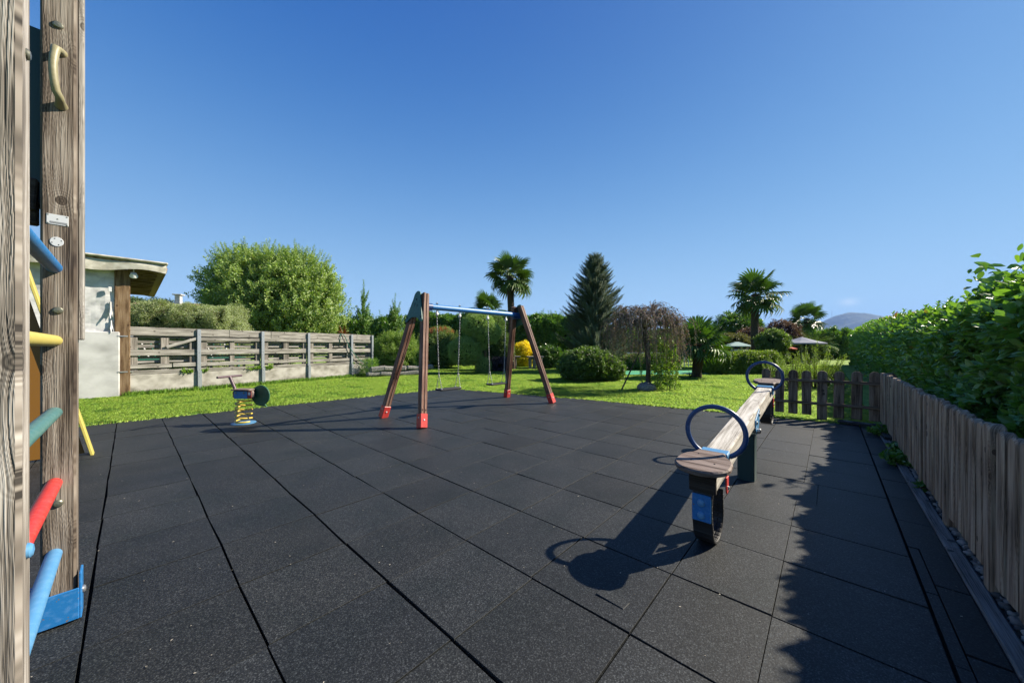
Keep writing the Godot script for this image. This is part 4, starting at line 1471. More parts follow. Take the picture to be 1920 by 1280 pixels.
# ---------------------------------------------------------------- the timber fence and the building
func build_slat_fence() -> void:
	var r := RandomNumberGenerator.new()
	r.seed = 17
	var turn := TH + 0.231
	var o := thing("slat_fence", "long grey weathered timber slat fence with steel posts on a concrete wall", "fence", P(12.3, 0), turn)
	var wall := MB.new()
	wall.box(Vector3(3.45, 0.21, -0.10), Vector3(7.0, 0.54, 0.20), 0.012)
	part("concrete_wall", wall, M.concrete, o)
	var posts := [1.30, 2.85, 4.28, 5.95, 6.90]
	var ends := [0.0, 1.30, 2.85, 4.28, 5.95, 6.98]
	for x in posts:
		var mb := MB.new()
		# a channel: web and two flanges
		mb.box(Vector3(x, 0.985, 0.052), Vector3(0.075, 1.27, 0.006), 0.001)
		for s in [-1.0, 1.0]:
			mb.box(Vector3(x + s * 0.0375, 0.985, 0.026), Vector3(0.006, 1.27, 0.052), 0.001)
		var pp := part("steel_post", mb, M.zinc, o)
		var lo := MB.new()
		lo.box(Vector3(x + 0.012, 0.26, 0.066), Vector3(0.085, 0.50, 0.006), 0.001)
		for s in [-1.0, 1.0]:
			lo.box(Vector3(x + 0.012 + s * 0.042, 0.26, 0.034), Vector3(0.006, 0.50, 0.064), 0.001)
		part("lower_channel", lo, M.zinc, pp)
		for y in [0.36, 0.44, 0.54, 1.0, 1.48]:
			bolt(pp, "bolt", Vector3(x + 0.01, y, 0.070 if y < 0.5 else 0.056), Vector3(0, 0, 1), 0.011, M.steel)
	var plank := func(x0: float, x1: float, y: float, h: float, z: float, th: float, tone: float, nm := "slat") -> void:
		var mb := MB.new()
		mb.off = Vector2(r.randf() * 5.0, r.randf() * 5.0)
		var g := tone * r.randf_range(0.86, 1.12)
		mb.tint = Color(g, g * 0.99, g * 0.97)
		mb.box(Vector3((x0 + x1) / 2, y + r.randf_range(-0.006, 0.006), z), Vector3(x1 - x0, h, th), 0.005, 0, Basis(Vector3.BACK, r.randf_range(-0.006, 0.006)))
		part(nm, mb, M.board, o)
	# wide top boards, butted away from the posts
	for q in [[0.0, 2.0], [2.005, 3.10], [3.11, 6.20], [6.205, 6.98]]:
		plank.call(q[0], q[1], 1.525, 0.205, -0.020, 0.030, 1.0)
	plank.call(1.34, 2.83, 1.355, 0.085, -0.004, 0.030, 0.9)
	for k in range(2, 5):
		plank.call(ends[k] + 0.03, ends[k + 1] - 0.02, 1.365, 0.105, -0.006, 0.028, 0.95)
	for k in 5:
		var x0: float = ends[k] + (0.0 if k == 0 else 0.03)
		var x1: float = ends[k + 1] - 0.03
		plank.call(x0, x1, 1.010, 0.150, -0.010, 0.030, 1.05)
		plank.call(x0, x1 - (0.02 if k else 0.5), 0.675, 0.105, -0.010, 0.030, 1.0)
		if k == 0:
			plank.call(0.78, x1, 0.685, 0.10, 0.010, 0.030, 1.0)
		plank.call(x0, x1, 0.525, 0.095, -0.020, 0.050, 0.72)
		# boards on the far side
		plank.call(x0, x1, 1.165, 0.085, -0.140, 0.022, 1.0)
		plank.call(x0, x1, 0.790, 0.075, -0.140, 0.022, 1.05)
		plank.call(x0, x1, 1.42, 0.10, -0.140, 0.022, 0.8)
		plank.call(x0, x1, 1.275, 0.07, -0.142, 0.020, 0.75)
		plank.call(x0, x1, 0.885, 0.06, -0.142, 0.020, 0.8)
		# the uprights of the pallets between
		var n := 3 if x1 - x0 > 1.25 else 2
		for i in n:
			var x := lerpf(x0 + 0.09, x1 - 0.07, float(i) / (n - 1))
			var mb := MB.new()
			mb.off = Vector2(r.randf() * 5.0, r.randf() * 5.0)
			var g := r.randf_range(0.55, 0.85)
			mb.tint = Color(g, g * 0.96, g * 0.92)
			mb.box(Vector3(x, 0.95, -0.078), Vector3(r.randf_range(0.11, 0.17), 0.85, 0.085), 0.006)
			part("upright", mb, M.board, o)
	# a fallen batten leaning across the first bay
	var bt := MB.new()
	bt.tint = Color(1.1, 1.1, 1.08)
	bt.box(Vector3(0.98, 1.265, 0.014), Vector3(0.70, 0.070, 0.030), 0.005, 0, Basis(Vector3.BACK, 0.36))
	part("loose_batten", bt, M.board, o)
	for y in [1.46, 0.62]:
		var br := MB.new()
		br.box(Vector3(-0.06, y - 0.06, 0.030), Vector3(0.26, 0.030, 0.012), 0.002, 0)
		part("steel_strap", br, M.steel, o)
	# weeds on top of the concrete
	var wm := clump(81, 10, 0.05, 0.04, 0.022, M.leaf, 1.2, 0.2)
	for q in [[1.08, 22, 0.13, "left of the first steel post"], [2.62, 26, 0.20, "trailing left of the second steel post"], [3.02, 30, 0.13, "just past the second steel post"], [1.42, 14, 0.07, "climbing beside the first steel post"], [6.0, 12, 0.06, "under the garden hose"]]:
		var w := thing("wall_weed", "green weed on the concrete ledge, %s" % q[3], "weed", o.transform * Vector3(q[0], 0.475, -0.005), turn, "weeds on the concrete ledge")
		var xs := []
		var cs := []
		for i in q[1]:
			xs.append(Transform3D(basis_up(Vector3.UP + rdir(r) * 0.9 + Vector3(0, 0, 0.4), r).scaled(Vector3.ONE * r.randf_range(0.7, 1.5)), Vector3(r.randf_range(-1, 1) * q[2], r.randf_range(0.0, 0.05), r.randf_range(0.0, 0.04))))
			cs.append(Color(0.07, 0.14, 0.02).lerp(Color(0.15, 0.22, 0.03), r.randf()))
		many("leaves", wm, xs, cs, w)
	# garden hose thrown over the top
	var hs := thing("garden_hose", "dark green garden hose hanging over the slat fence", "hose", o.transform * Vector3(5.55, 0, 0), turn)
	var hm := MB.new()
	var hp := []
	for q in [Vector3(-0.10, 1.30, 0.02), Vector3(-0.09, 1.48, 0.03), Vector3(-0.06, 1.625, 0.01), Vector3(0.02, 1.63, 0.03), Vector3(0.10, 1.52, 0.05), Vector3(0.19, 1.30, 0.07), Vector3(0.30, 1.08, 0.09), Vector3(0.48, 0.85, 0.10), Vector3(0.72, 0.63, 0.09), Vector3(0.95, 0.52, 0.08), Vector3(1.4, 0.50, 0.10), Vector3(1.8, 0.49, 0.14), Vector3(2.1, 0.40, 0.25)]:
		hp.append(q)
	var cv := Curve3D.new()
	for i in hp.size():
		var tan: Vector3 = (hp[mini(i + 1, hp.size() - 1)] - hp[maxi(i - 1, 0)]) / 6.0
		cv.add_point(hp[i], -tan, tan)
	cv.bake_interval = 0.03
	hm.tube(Array(cv.get_baked_points()), [0.013], 7)
	part("hose", hm, M.hose, hs)
	# tall grass along the foot of the wall
	var gm := grass_tuft(31, 9, 0.15, 0.007)
	var xs := []
	var cs := []
	for i in 2400:
		var x := r.randf_range(-0.1, 7.3)
		xs.append(Transform3D(Basis(Vector3.UP, r.randf() * TAU).scaled(Vector3(1, 1, 1) * r.randf_range(0.4, 1.15)), o.transform * Vector3(x, -0.03, 0.02 + r.randf() * r.randf() * 0.22)))
		cs.append(Color(0.05, 0.11, 0.016).lerp(Color(0.11, 0.19, 0.025), r.randf()))
	var gs := many("tall_grass", gm, xs, cs, self)
	gs.set_meta("kind", "stuff")
	gs.set_meta("label", "uncut green grass growing along the foot of the concrete wall")
	# green garden seats behind the fence
	for q in [[0.55, -1.3, "behind the first bay"], [2.35, -1.2, "behind the second bay"]]:
		var ch := thing("garden_bench", "green slatted garden seat half hidden behind the slat fence, %s" % q[2], "garden seat", o.transform * Vector3(q[0], 0, q[1]), turn, "green garden seats behind the slat fence")
		var arm := MB.new()
		arm.box(Vector3(0, 1.27, 0), Vector3(0.95, 0.05, 0.05), 0.01)
		part("top_rail", arm, M.chair_green, ch)
		var sea := MB.new()
		sea.box(Vector3(0, 0.80, 0.05), Vector3(0.95, 0.05, 0.45), 0.01)
		part("seat", sea, M.chair_green, ch)
		for k in 6:
			var sl := MB.new()
			sl.box(Vector3(-0.38 + 0.15 * k, 1.03, 0.02), Vector3(0.030, 0.46, 0.02), 0.004, 1, Basis(Vector3.BACK, 0.35 - 0.1 * (k % 3)))
			part("slat", sl, M.chair_green if k % 3 else M.white, ch)
		for x in [-0.43, 0.43]:
			for z in [-0.12, 0.25]:
				var lg := MB.new()
				lg.box(Vector3(x, 0.39, z), Vector3(0.05, 0.80, 0.05), 0.006)
				part("leg", lg, M.chair_green, ch)


func sheet(mb: MB, w: float, y0: float, y1: float, nu: int, nv: int, fn: Callable) -> void:
	# a hanging sheet in the local xy plane pushed out along z by fn(x, y)
	var at := func(i: int, j: int) -> Vector3:
		var x := -w + w * i / nu
		var y := lerpf(y0, y1, float(j) / nv)
		return Vector3(x, y, fn.call(x, y))
	for i in nu:
		for j in nv:
			var a: Vector3 = at.call(i, j)
			var b: Vector3 = at.call(i + 1, j)
			var c: Vector3 = at.call(i + 1, j + 1)
			var d: Vector3 = at.call(i, j + 1)
			mb.quad(a, b, c, d, Vector3(0, 0, 1))


func build_hut() -> void:
	var r := RandomNumberGenerator.new()
	r.seed = 77
	var o := thing("outbuilding", "small rendered outbuilding with a timber corner post, canvas eave and sheeted wall", "building", P(12.38, -0.10), TH)
	# local x = along b, z = towards the paving
	var wl := MB.new()
	wl.box(Vector3(-2.54, 0.735, 0.03), Vector3(5.0, 1.53, 0.24), 0.02)
	wl.box(Vector3(-2.62, 1.0, -5.6), Vector3(5.0, 4.0, 0.2), 0.02)
	part("plinth_wall", wl, M.render, o)
	var post := MB.new()
	post.off = Vector2(0.3, 0.4)
	post.tint = Color(0.72, 0.70, 0.68)
	post.box(Vector3(0.0, 1.50, 0.0), Vector3(0.25, 3.0, 0.24), 0.012)
	part("corner_post", post, M.warm, o)
	var f := noise(5, 1.0, FastNoiseLite.TYPE_SIMPLEX_SMOOTH, 3)
	var sh := MB.new()
	sheet(sh, 5.0, 1.50, 3.02, 70, 26, func(x: float, y: float) -> float: return 0.05 + 0.030 * f.get_noise_2d(x * 1.3, y * 1.1) + 0.008 * f.get_noise_2d(x * 5.0, y * 3.0))
	var shn := part("wall_sheeting", sh, M.plastic_sheet, o)
	shn.position = Vector3(-0.12, 0, 0.02)
	for q in [[-0.17, 2.02, 0.06, 0.34, 0.3], [-0.16, 1.64, 0.06, 0.24, 0.25]]:
		# torn flaps curling away from the wall
		var fl := MB.new()
		for i in 8:
			for j in 6:
				var pt := func(u: float, w: float) -> Vector3:
					var rag: float = 0.06 * sin(u * 9.0 + q[1]) * (1.0 - w)
					return Vector3(q[0] + (u - 0.5) * q[2], q[1] + (w - 0.5) * q[3] + rag, 0.09 + q[4] * 0.22 * pow(1.0 - w, 2.0) + 0.03 * sin(u * 6.0))
				fl.quad(pt.call(i / 8.0, j / 6.0), pt.call((i + 1) / 8.0, j / 6.0), pt.call((i + 1) / 8.0, (j + 1) / 6.0), pt.call(i / 8.0, (j + 1) / 6.0), Vector3(0, 0.2, 1))
		part("torn_sheet_flap", fl, M.plastic_sheet, o)
	var bx := MB.new()
	bx.box(Vector3(-0.19, 2.47, 0.155), Vector3(0.05, 0.11, 0.04), 0.004)
	part("switch_box", bx, M.white, o)
	# roof: boards, rafters, battens with tile ends, canvas valance
	var deck := MB.new()
	deck.box(Vector3(-2.2, 3.125, -2.97), Vector3(5.75, 0.03, 6.7), 0.004, 2)
	part("roof_boards", deck, M.warm, o)
	var top := MB.new()
	top.box(Vector3(-2.2, 3.172, -2.99), Vector3(5.9, 0.05, 6.9), 0.02)
	part("roof_covering", top, M.canvas, o)
	for i in 18:
		var rf := MB.new()
		rf.off = Vector2(i * 0.37, i * 0.21)
		rf.box(Vector3(-0.05, 3.045, 0.24 - i * 0.35), Vector3(1.30, 0.12, 0.055), 0.004, 0)
		part("rafter", rf, M.warm, o)
	var ev := MB.new()
	ev.box(Vector3(0.655, 3.075, -2.97), Vector3(0.025, 0.07, 6.6), 0.003, 2)
	part("eave_batten", ev, M.warm, o)
	for i in 26:
		var te := MB.new()
		te.tube([Vector3(0.50, 3.075, 0.16 - i * 0.25), Vector3(0.745, 3.045, 0.16 - i * 0.25)], [0.062], 8)
		part("roof_tile_end", te, M.warm, o)
	var vl := MB.new()
	var hang := func(x: float) -> float: return 2.90 + 0.045 * sin(x * 2.1 + 0.6) + 0.03 * sin(x * 4.7)
	for i in 60:
		var x0 := 0.72 - 5.8 * i / 60.0
		var x1 := 0.72 - 5.8 * (i + 1) / 60.0
		var z0 := 0.38 + 0.025 * sin(x0 * 5.0)
		var z1 := 0.38 + 0.025 * sin(x1 * 5.0)
		vl.quad(Vector3(x0, 3.20, 0.34), Vector3(x1, 3.20, 0.34), Vector3(x1, 3.08, z1 + 0.02), Vector3(x0, 3.08, z0 + 0.02), Vector3(0, 0.3, 1))
		vl.quad(Vector3(x0, 3.08, z0 + 0.02), Vector3(x1, 3.08, z1 + 0.02), Vector3(x1, hang.call(x1), z1), Vector3(x0, hang.call(x0), z0), Vector3(0, 0, 1))
		vl.quad(Vector3(x0, 3.20, 0.34), Vector3(x1, 3.20, 0.34), Vector3(x1, 3.21, -1.0), Vector3(x0, 3.21, -1.0), Vector3(0, 1, 0))
	vl.quad(Vector3(0.72, 3.20, 0.34), Vector3(0.72, 2.97, 0.37), Vector3(0.75, 3.02, 0.0), Vector3(0.74, 3.20, 0.0), Vector3(1, 0, 0))
	part("canvas_valance", vl, M.canvas, o)
	var lp := MB.new()
	lp.lathe([Vector2(0.0, 0.06), Vector2(0.05, 0.05), Vector2(0.075, -0.03), Vector2(0.07, -0.05), Vector2(0.0, -0.045)], 12, Transform3D(Basis(Vector3.RIGHT, 0.7), Vector3(0.18, 2.84, 0.24)))
	lp.box(Vector3(0.18, 2.94, 0.22), Vector3(0.02, 0.12, 0.02), 0.003)
	part("floodlight", lp, M.white, o)


# ---------------------------------------------------------------- the garden
func grass_tuft(sd: int, blades: int, h: float, w: float) -> ArrayMesh:
	var r := RandomNumberGenerator.new()
	r.seed = sd
	var mb := MB.new()
	var z := Vector2.ZERO
	for i in blades:
		var a := r.randf() * TAU
		var d := Vector3(cos(a), 0, sin(a))
		var s := Vector3(-d.z, 0, d.x) * w * 0.5
		var p := d * r.randf() * 0.025
		var hh := h * r.randf_range(0.6, 1.1)
		var m := p + Vector3(0, hh * 0.6, 0) + d * hh * 0.12
		var t := p + Vector3(0, hh * 0.95, 0) + d * hh * r.randf_range(0.25, 0.6)
		var nn := (d * 0.5 + Vector3.UP * 0.6).normalized()
		mb.tri(p - s, p + s, m + s * 0.8, nn, nn, nn, z, z, z)
		mb.tri(p - s, m + s * 0.8, m - s * 0.8, nn, nn, nn, z, z, z)
		mb.tri(m - s * 0.8, m + s * 0.8, t, nn, nn, nn, z, z, z)
	return mb.mesh(M.grass)


func build_lawn() -> void:
	var mb := MB.new()
	mb.quad(Vector3(-6000, -0.030, 400), Vector3(6000, -0.030, 400), Vector3(6000, -0.030, -9000), Vector3(-6000, -0.030, -9000), Vector3.UP)
	setting("lawn", mb, M.turf)
	var edge := PackedVector2Array([Vector2(-4.0, 8.10), Vector2(1.8, 8.00), Vector2(5.94, 7.78), Vector2(6.77, 3.61), Vector2(7.04, 1.26), Vector2(7.25, -0.52), Vector2(-4.0, -0.52)])
	var tuft := grass_tuft(3, 12, 0.036, 0.0065)
	var r := RandomNumberGenerator.new()
	r.seed = 1234
	var f := noise(12, 0.5, FastNoiseLite.TYPE_SIMPLEX_SMOOTH, 3)
	var xfs := []
	var cols := []
	var tries := 0
	while xfs.size() < 190000 and tries < 900000:
		tries += 1
		var d := 4.6 + 17.0 * pow(r.randf(), 1.25)
		var x := r.randf_range(-1.30, 1.12) * d
		var p := Vector3(x, -0.03, -d)
		var a := p.dot(U1)
		var b := p.dot(U2)
		if a < -0.5 or a > 12.50 + 0.235 * maxf(b, 0.0) + maxf(0.0, b - 6.9) * 2.0:
			continue
		# the turf creeps unevenly over the edge of the paving
		var creep := 1.0 + 0.016 * pow(r.randf(), 2.0) + 0.012 * maxf(0.0, f.get_noise_2d(x * 3.0, d * 3.0))
		if Geometry2D.is_point_in_polygon(Vector2((b - 3.0) * creep + 3.0, (a - 4.0) * creep + 4.0), edge):
			continue
		if Geometry2D.is_point_in_polygon(Vector2(b, a), edge):
			p.y = -0.004
		var n := f.get_noise_2d(x, d)
		var s := r.randf_range(0.65, 1.1) * (1.0 + 0.35 * n) * (1.0 + 0.02 * d)
		# ragged edge along the paving
		xfs.append(Transform3D(Basis(Vector3.UP, r.randf() * TAU).scaled(Vector3(s * 1.2, s, s * 1.2)), p))
		var c := Color(0.145, 0.235, 0.044).lerp(Color(0.235, 0.315, 0.072), clampf(r.randf() * 0.6 + 0.4 * (n + 0.5), 0, 1))
		if r.randf() < 0.05:
			c = Color(0.24, 0.25, 0.07)
		elif f.get_noise_2d(x * 2.2 + 50.0, d * 2.2) > 0.30:
			c = Color(0.105, 0.185, 0.036)
		cols.append(c)
	var o := many("grass", tuft, xfs, cols, self)
	o.set_meta("kind", "stuff")
	o.set_meta("label", "short mown bright green grass of the lawn")


func build_left_garden() -> void:
	var r := RandomNumberGenerator.new()
	r.seed = 404
	var pop := clump(101, 14, 0.26, 0.085, 0.075, M.leaf, 1.0, 0.15, 0.004)
	# the big round poplar
	var at := G(-12.75, 19.0)
	var el := [[Vector3(0, 3.3, 0), Vector3(3.3, 2.9, 3.1)], [Vector3(-0.9, 4.4, 0.2), Vector3(2.3, 2.0, 2.2)], [Vector3(1.1, 4.2, 0.3), Vector3(2.2, 1.9, 2.1)], [Vector3(1.9, 2.7, 0.6), Vector3(1.9, 1.9, 1.8)], [Vector3(-1.7, 2.7, 0.6), Vector3(1.6, 1.9, 1.7)]]
	var o := tree("poplar_tree", "large round bushy poplar with shimmering light green leaves behind the slat fence", "tree", at, pop, el, 13000, [0.75, 1.25], [Color(0.090, 0.145, 0.034), Color(0.20, 0.255, 0.080)], 31, 0.17, 0.6, {"inner": 0.40, "gap": -0.10, "lump": 0.34, "up": 1.3})
	var rt := []
	for i in 420:
		var a := r.randf() * TAU
		var q := sqrt(r.randf())
		var e: Array = el[r.randi() % 5]
		var d := Vector3(cos(a) * q, 0, sin(a) * q)
		d.y = sqrt(maxf(0.0, 1.0 - q * q))
		rt.append([e[0] + d * e[1] * 0.93, (Vector3.UP + Vector3(d.x, 0, d.z) * 0.75).normalized(), r.randf_range(0.35, 0.85)])
	shoots(o, pop, rt, Color(0.090, 0.145, 0.034), Color(0.20, 0.255, 0.080), 32, 0.45, 0.85, 0.10)
	# young columnar poplars
	for q in [[-8.55, 20.0, 5.0, 0.72, "taller slim young poplar with an open top beside the big round poplar"], [-6.9, 20.5, 4.25, 0.55, "shorter slim young poplar rising behind the end of the slat fence"]]:
		var e2 := [[Vector3(0, 1.6, 0), Vector3(q[3] * 1.3, 1.4, q[3] * 1.3)], [Vector3(0.05, 2.5, 0), Vector3(q[3] * 0.8, 1.0, q[3] * 0.8)]]
		var y := tree("poplar_tree", q[4], "tree", G(q[0], q[1]), pop, e2, 520, [0.75, 1.15], [Color(0.05, 0.10, 0.022), Color(0.11, 0.18, 0.04)], int(q[2] * 10), 0.06, 1.0, {"inner": 0.2, "gap": -0.22, "up": 1.1})
		var roots := [[Vector3(0, 2.6, 0), Vector3(0.02, 1, 0), q[2] - 2.6]]
		for i in 13:
			var a := r.randf() * TAU
			var h := r.randf_range(1.9, q[2] - 1.1)
			roots.append([Vector3(cos(a) * 0.1, h, sin(a) * 0.1), Vector3(cos(a) * 0.38, 1, sin(a) * 0.38).normalized(), r.randf_range(0.6, 1.0)])
		shoots(y, pop, roots, Color(0.05, 0.10, 0.022), Color(0.11, 0.18, 0.04), int(q[2] * 7), 0.45, 0.85, 0.075)
	# clipped grey-green hedge above the fence
	var olive := clump(105, 16, 0.13, 0.05, 0.014, M.leaf, 0.9, 0.2, 0.0025)
	hedge("clipped_shrub", "flat-topped clipped grey-green shrub between the outbuilding and the big poplar", G(-13.45, 14.3), 0.10, Vector3(3.9, 2.72, 1.9), olive, 9500, [0.9, 1.5], [Color(0.12, 0.155, 0.07), Color(0.24, 0.265, 0.15)], 106, 0.30, 0.30)
	# red cordyline
	var cd := strap_plant("cordyline", "dark red spiky cordyline poking above the slat fence", "plant", G(-7.55, 15.6, 1.62), 70, 0.62, 0.035, Color(0.10, 0.022, 0.016), Color(0.22, 0.075, 0.03), 107, 0.85)
	var ct := MB.new()
	ct.tube([Vector3(0, -1.66, 0), Vector3(0, 0.05, 0)], [0.05, 0.04], 8)
	part("stem", ct, M.bark, cd)
	# laurel backdrop
	var lau := clump(110, 12, 0.24, 0.14, 0.06, M.gloss, 0.9, 0.22, 0.004)
	var g0 := Color(0.040, 0.082, 0.020)
	var g1 := Color(0.100, 0.175, 0.038)
	for q in [[-9.6, 22.5, 3.4, 2.75, "dark laurel hedge behind the young poplars"], [-4.2, 24.5, 6.4, 3.20, "dark green laurel hedge behind the swing"], [2.2, 24.5, 5.6, 3.15, "tall laurel hedge between the tall palm and the dark conifer"]]:
		var hd := hedge("laurel_hedge", q[4], G(q[0], q[1]), 0.0, Vector3(q[2], q[3], 1.6), lau, int(q[2] * 900), [0.8, 1.25], [g0, g1], int(q[2] * 31), 0.2, 0.35)
		var roots := []
		for i in int(q[2] * 13):
			roots.append([Vector3(r.randf_range(-0.5, 0.5) * q[2], q[3] - 0.2, r.randf_range(-0.5, 0.6)), (Vector3.UP + rdir(r) * 0.25).normalized(), r.randf_range(0.2, 0.6) + 0.5 * pow(r.randf(), 4.0)])
		shoots(hd, lau, roots, g0, g1, int(q[2] * 13), 0.45, 0.8, 0.11)
	# rounded bushes on the lawn
	var bush := clump(112, 18, 0.16, 0.06, 0.020, M.leaf, 0.9, 0.2)
	var rb := tree("round_bush", "loose light green bush at the end of the slat fence by the low stone wall", "bush", G(-5.0, 15.3), bush, [[Vector3(0, 0.85, 0), Vector3(0.95, 0.95, 0.9)], [Vector3(0.35, 0.60, 0.3), Vector3(0.75, 0.65, 0.7)], [Vector3(-0.35, 0.95, 0.1), Vector3(0.65, 0.75, 0.6)]], 3600, [0.8, 1.3], [Color(0.075, 0.125, 0.022), Color(0.15, 0.205, 0.04)], 113, 0.05, 0.25, {"core": 0.55, "lump": 0.3})
	var brt := []
	for i in 90:
		var d := rdir(r)
		d.y = absf(d.y) * 0.9 + 0.1
		brt.append([Vector3(0, 0.75, 0.1) + d * Vector3(0.95, 0.95, 0.85), (d + Vector3.UP * 0.6).normalized(), r.randf_range(0.12, 0.32)])
	shoots(rb, bush, brt, Color(0.075, 0.125, 0.022), Color(0.15, 0.205, 0.04), 1131, 0.6, 1.0, 0.08)
	var red := clump(114, 14, 0.16, 0.075, 0.024, M.leaf, 0.9, 0.2)
	var ph := tree("photinia_bush", "large rounded bush with reddish new tips behind the nearer swing seat", "bush", G(-4.15, 20.0), red, [[Vector3(0, 1.15, 0), Vector3(1.25, 1.15, 1.2)], [Vector3(0.35, 0.8, 0.3), Vector3(1.15, 0.8, 1.0)]], 4200, [0.8, 1.25], [Color(0.068, 0.108, 0.030), Color(0.13, 0.175, 0.058)], 115, 0.06, 0.25, {"core": 0.6, "lump": 0.2})
	crown(ph, "red_tips", red, [[Vector3(0.05, 1.85, 0.05), Vector3(0.80, 0.42, 0.8)]], 200, 0.6, 0.9, Color(0.20, 0.055, 0.03), Color(0.28, 0.10, 0.05), 116, 0.75, -0.1, 0.2, 0.6, 1.9)
	# cloud-pruned topiary
	var box := clump(118, 20, 0.12, 0.042, 0.022, M.leaf, 0.9, 0.2)
	var tp := tree("topiary_tree", "cloud-pruned topiary tree with stacked rounded pads behind the swing", "topiary", G(-1.42, 15.8), box, [[Vector3(-0.12, 2.12, 0.0), Vector3(0.72, 0.52, 0.62)], [Vector3(0.28, 1.78, 0.1), Vector3(0.60, 0.50, 0.55)], [Vector3(-0.68, 0.95, 0.25), Vector3(0.72, 0.60, 0.62)], [Vector3(0.02, 1.35, 0.0), Vector3(0.36, 0.30, 0.36)], [Vector3(0.12, 0.30, 0.1), Vector3(0.32, 0.36, 0.32)]], 6200, [0.75, 1.15], [Color(0.105, 0.160, 0.045), Color(0.19, 0.25, 0.085)], 119, 0.07, 0.5, {"core": 0.72, "lump": 0.16, "gap": -0.5, "limbs": 1, "inner": 0.75})
	tree("clipped_bush", "dark clipped ball tree below the small palm crown", "topiary", G(-1.45, 19.5), box, [[Vector3(0, 2.15, 0), Vector3(1.05, 0.85, 0.95)]], 2600, [0.9, 1.4], [Color(0.035, 0.068, 0.016), Color(0.085, 0.135, 0.035)], 121, 0.07, 1.2, {"core": 0.75, "gap": -0.5, "inner": 0.75})
	tree("clipped_bush", "upright rounded dark clipped bush beside the far swing chains", "bush", G(-0.62, 17.6), box, [[Vector3(0, 0.95, 0), Vector3(0.68, 0.98, 0.62)]], 2600, [0.85, 1.3], [Color(0.032, 0.058, 0.016), Color(0.075, 0.115, 0.032)], 122, 0.06, 0.3, {"core": 0.75, "gap": -0.5, "inner": 0.75})
	tree("purple_bush", "low dark purple-leaved shrub under the upright clipped bush", "bush", G(-0.55, 16.6), box, [[Vector3(0, 0.28, 0), Vector3(0.55, 0.36, 0.4)]], 900, [0.9, 1.3], [Color(0.018, 0.014, 0.024), Color(0.05, 0.04, 0.055)], 123, 0.03, 0.1, {"core": 0.6})
	tree("golden_bush", "bright golden-yellow rounded shrub behind the stone tables", "bush", G(0.72, 20.6), box, [[Vector3(0, 0.70, 0), Vector3(0.72, 0.72, 0.65)]], 2600, [0.9, 1.5], [Color(0.34, 0.27, 0.012), Color(0.62, 0.50, 0.03)], 124, 0.04, 0.2, {"core": 0.6, "gap": -0.4, "lump": 0.2})
	# stone tables
	for q in [[0.16, 18.6, 0.52, "small grey stone pedestal table at the left of the golden shrub"], [1.22, 18.4, 0.85, "grey stone slab bench on pillars at the right of the golden shrub"]]:
		var st := thing("stone_table", q[3], "stone table", G(q[0], q[1]), 0.15)
		var s := MB.new()
		s.box(Vector3(0, 0.62, 0), Vector3(q[2], 0.07, 0.42), 0.012)
		part("slab", s, M.stone, st)
		for x in ([0.0] if q[2] < 0.6 else [-0.27, -0.05, 0.30]):
			var l := MB.new()
			l.box(Vector3(x, 0.28, 0), Vector3(0.14, 0.62, 0.18), 0.012)
			part("pillar", l, M.stone, st)
	# low stone wall running on from the slat fence
	var sw := thing("stone_wall", "low rough stone wall running on from the end of the slat fence", "wall", G(-5.45, 13.55), 0.55)
	var x := -0.15
	while x < 1.75:
		for row in 2:
			var ln := r.randf_range(0.34, 0.62)
			var st := MB.new()
			st.tint = Color(1, 1, 1) * r.randf_range(0.8, 1.15)
			st.box(Vector3(x + ln / 2 + row * 0.13, 0.09 + row * 0.19, r.randf_range(-0.02, 0.02)), Vector3(ln * 1.2, r.randf_range(0.15, 0.22), 0.30), 0.05, 0, Basis(rdir(r), 0.11))
			part("stone", st, M.stone, sw)
		x += 0.46
	# climbers at the fence end
	var cl := thing("creeper_plant", "green creeper tangled round the last steel post of the slat fence", "plant", G(-5.75, 13.75), 0.0)
	var xs := []
	var cs := []
	for i in 190:
		xs.append(Transform3D(basis_up(Vector3.UP + rdir(r), r).scaled(Vector3.ONE * r.randf_range(0.5, 1.0)), Vector3(r.randf_range(-0.22, 0.42), 0.03 + 0.65 * pow(r.randf(), 1.4), r.randf_range(-0.15, 0.2))))
		cs.append(Color(0.06, 0.13, 0.02).lerp(Color(0.14, 0.22, 0.035), r.randf()))
	many("leaves", bush, xs, cs, cl)
	# house and pines far behind the clipped shrub
	var hs := thing("house", "distant house with a tiled roof and a pale chimney beyond the clipped shrub", "house", G(-58.0, 61.0), 0.3)
	var w := MB.new()
	w.box(Vector3(0, 3.4, 0), Vector3(12, 6.9, 8), 0.05)
	part("wall", w, M.render, hs)
	var rf := MB.new()
	rf.slab(PackedVector2Array([Vector2(-4.6, 6.7), Vector2(4.6, 6.7), Vector2(0, 8.8)]), 12.8, 0.04, Transform3D(Basis(Vector3.UP, PI / 2), Vector3.ZERO))
	var rn := part("roof", rf, plain(lin(0.20, 0.10, 0.07), 0.9), hs)
	var cm := MB.new()
	cm.box(Vector3(0.2, 8.9, 1.0), Vector3(0.75, 2.2, 0.75), 0.03)
	cm.box(Vector3(0.2, 10.1, 1.0), Vector3(1.25, 0.18, 1.25), 0.03)
	part("chimney", cm, M.render, rn)
	var pine := clump(130, 14, 1.0, 0.5, 0.12, M.needle, 0.9, 0.1)
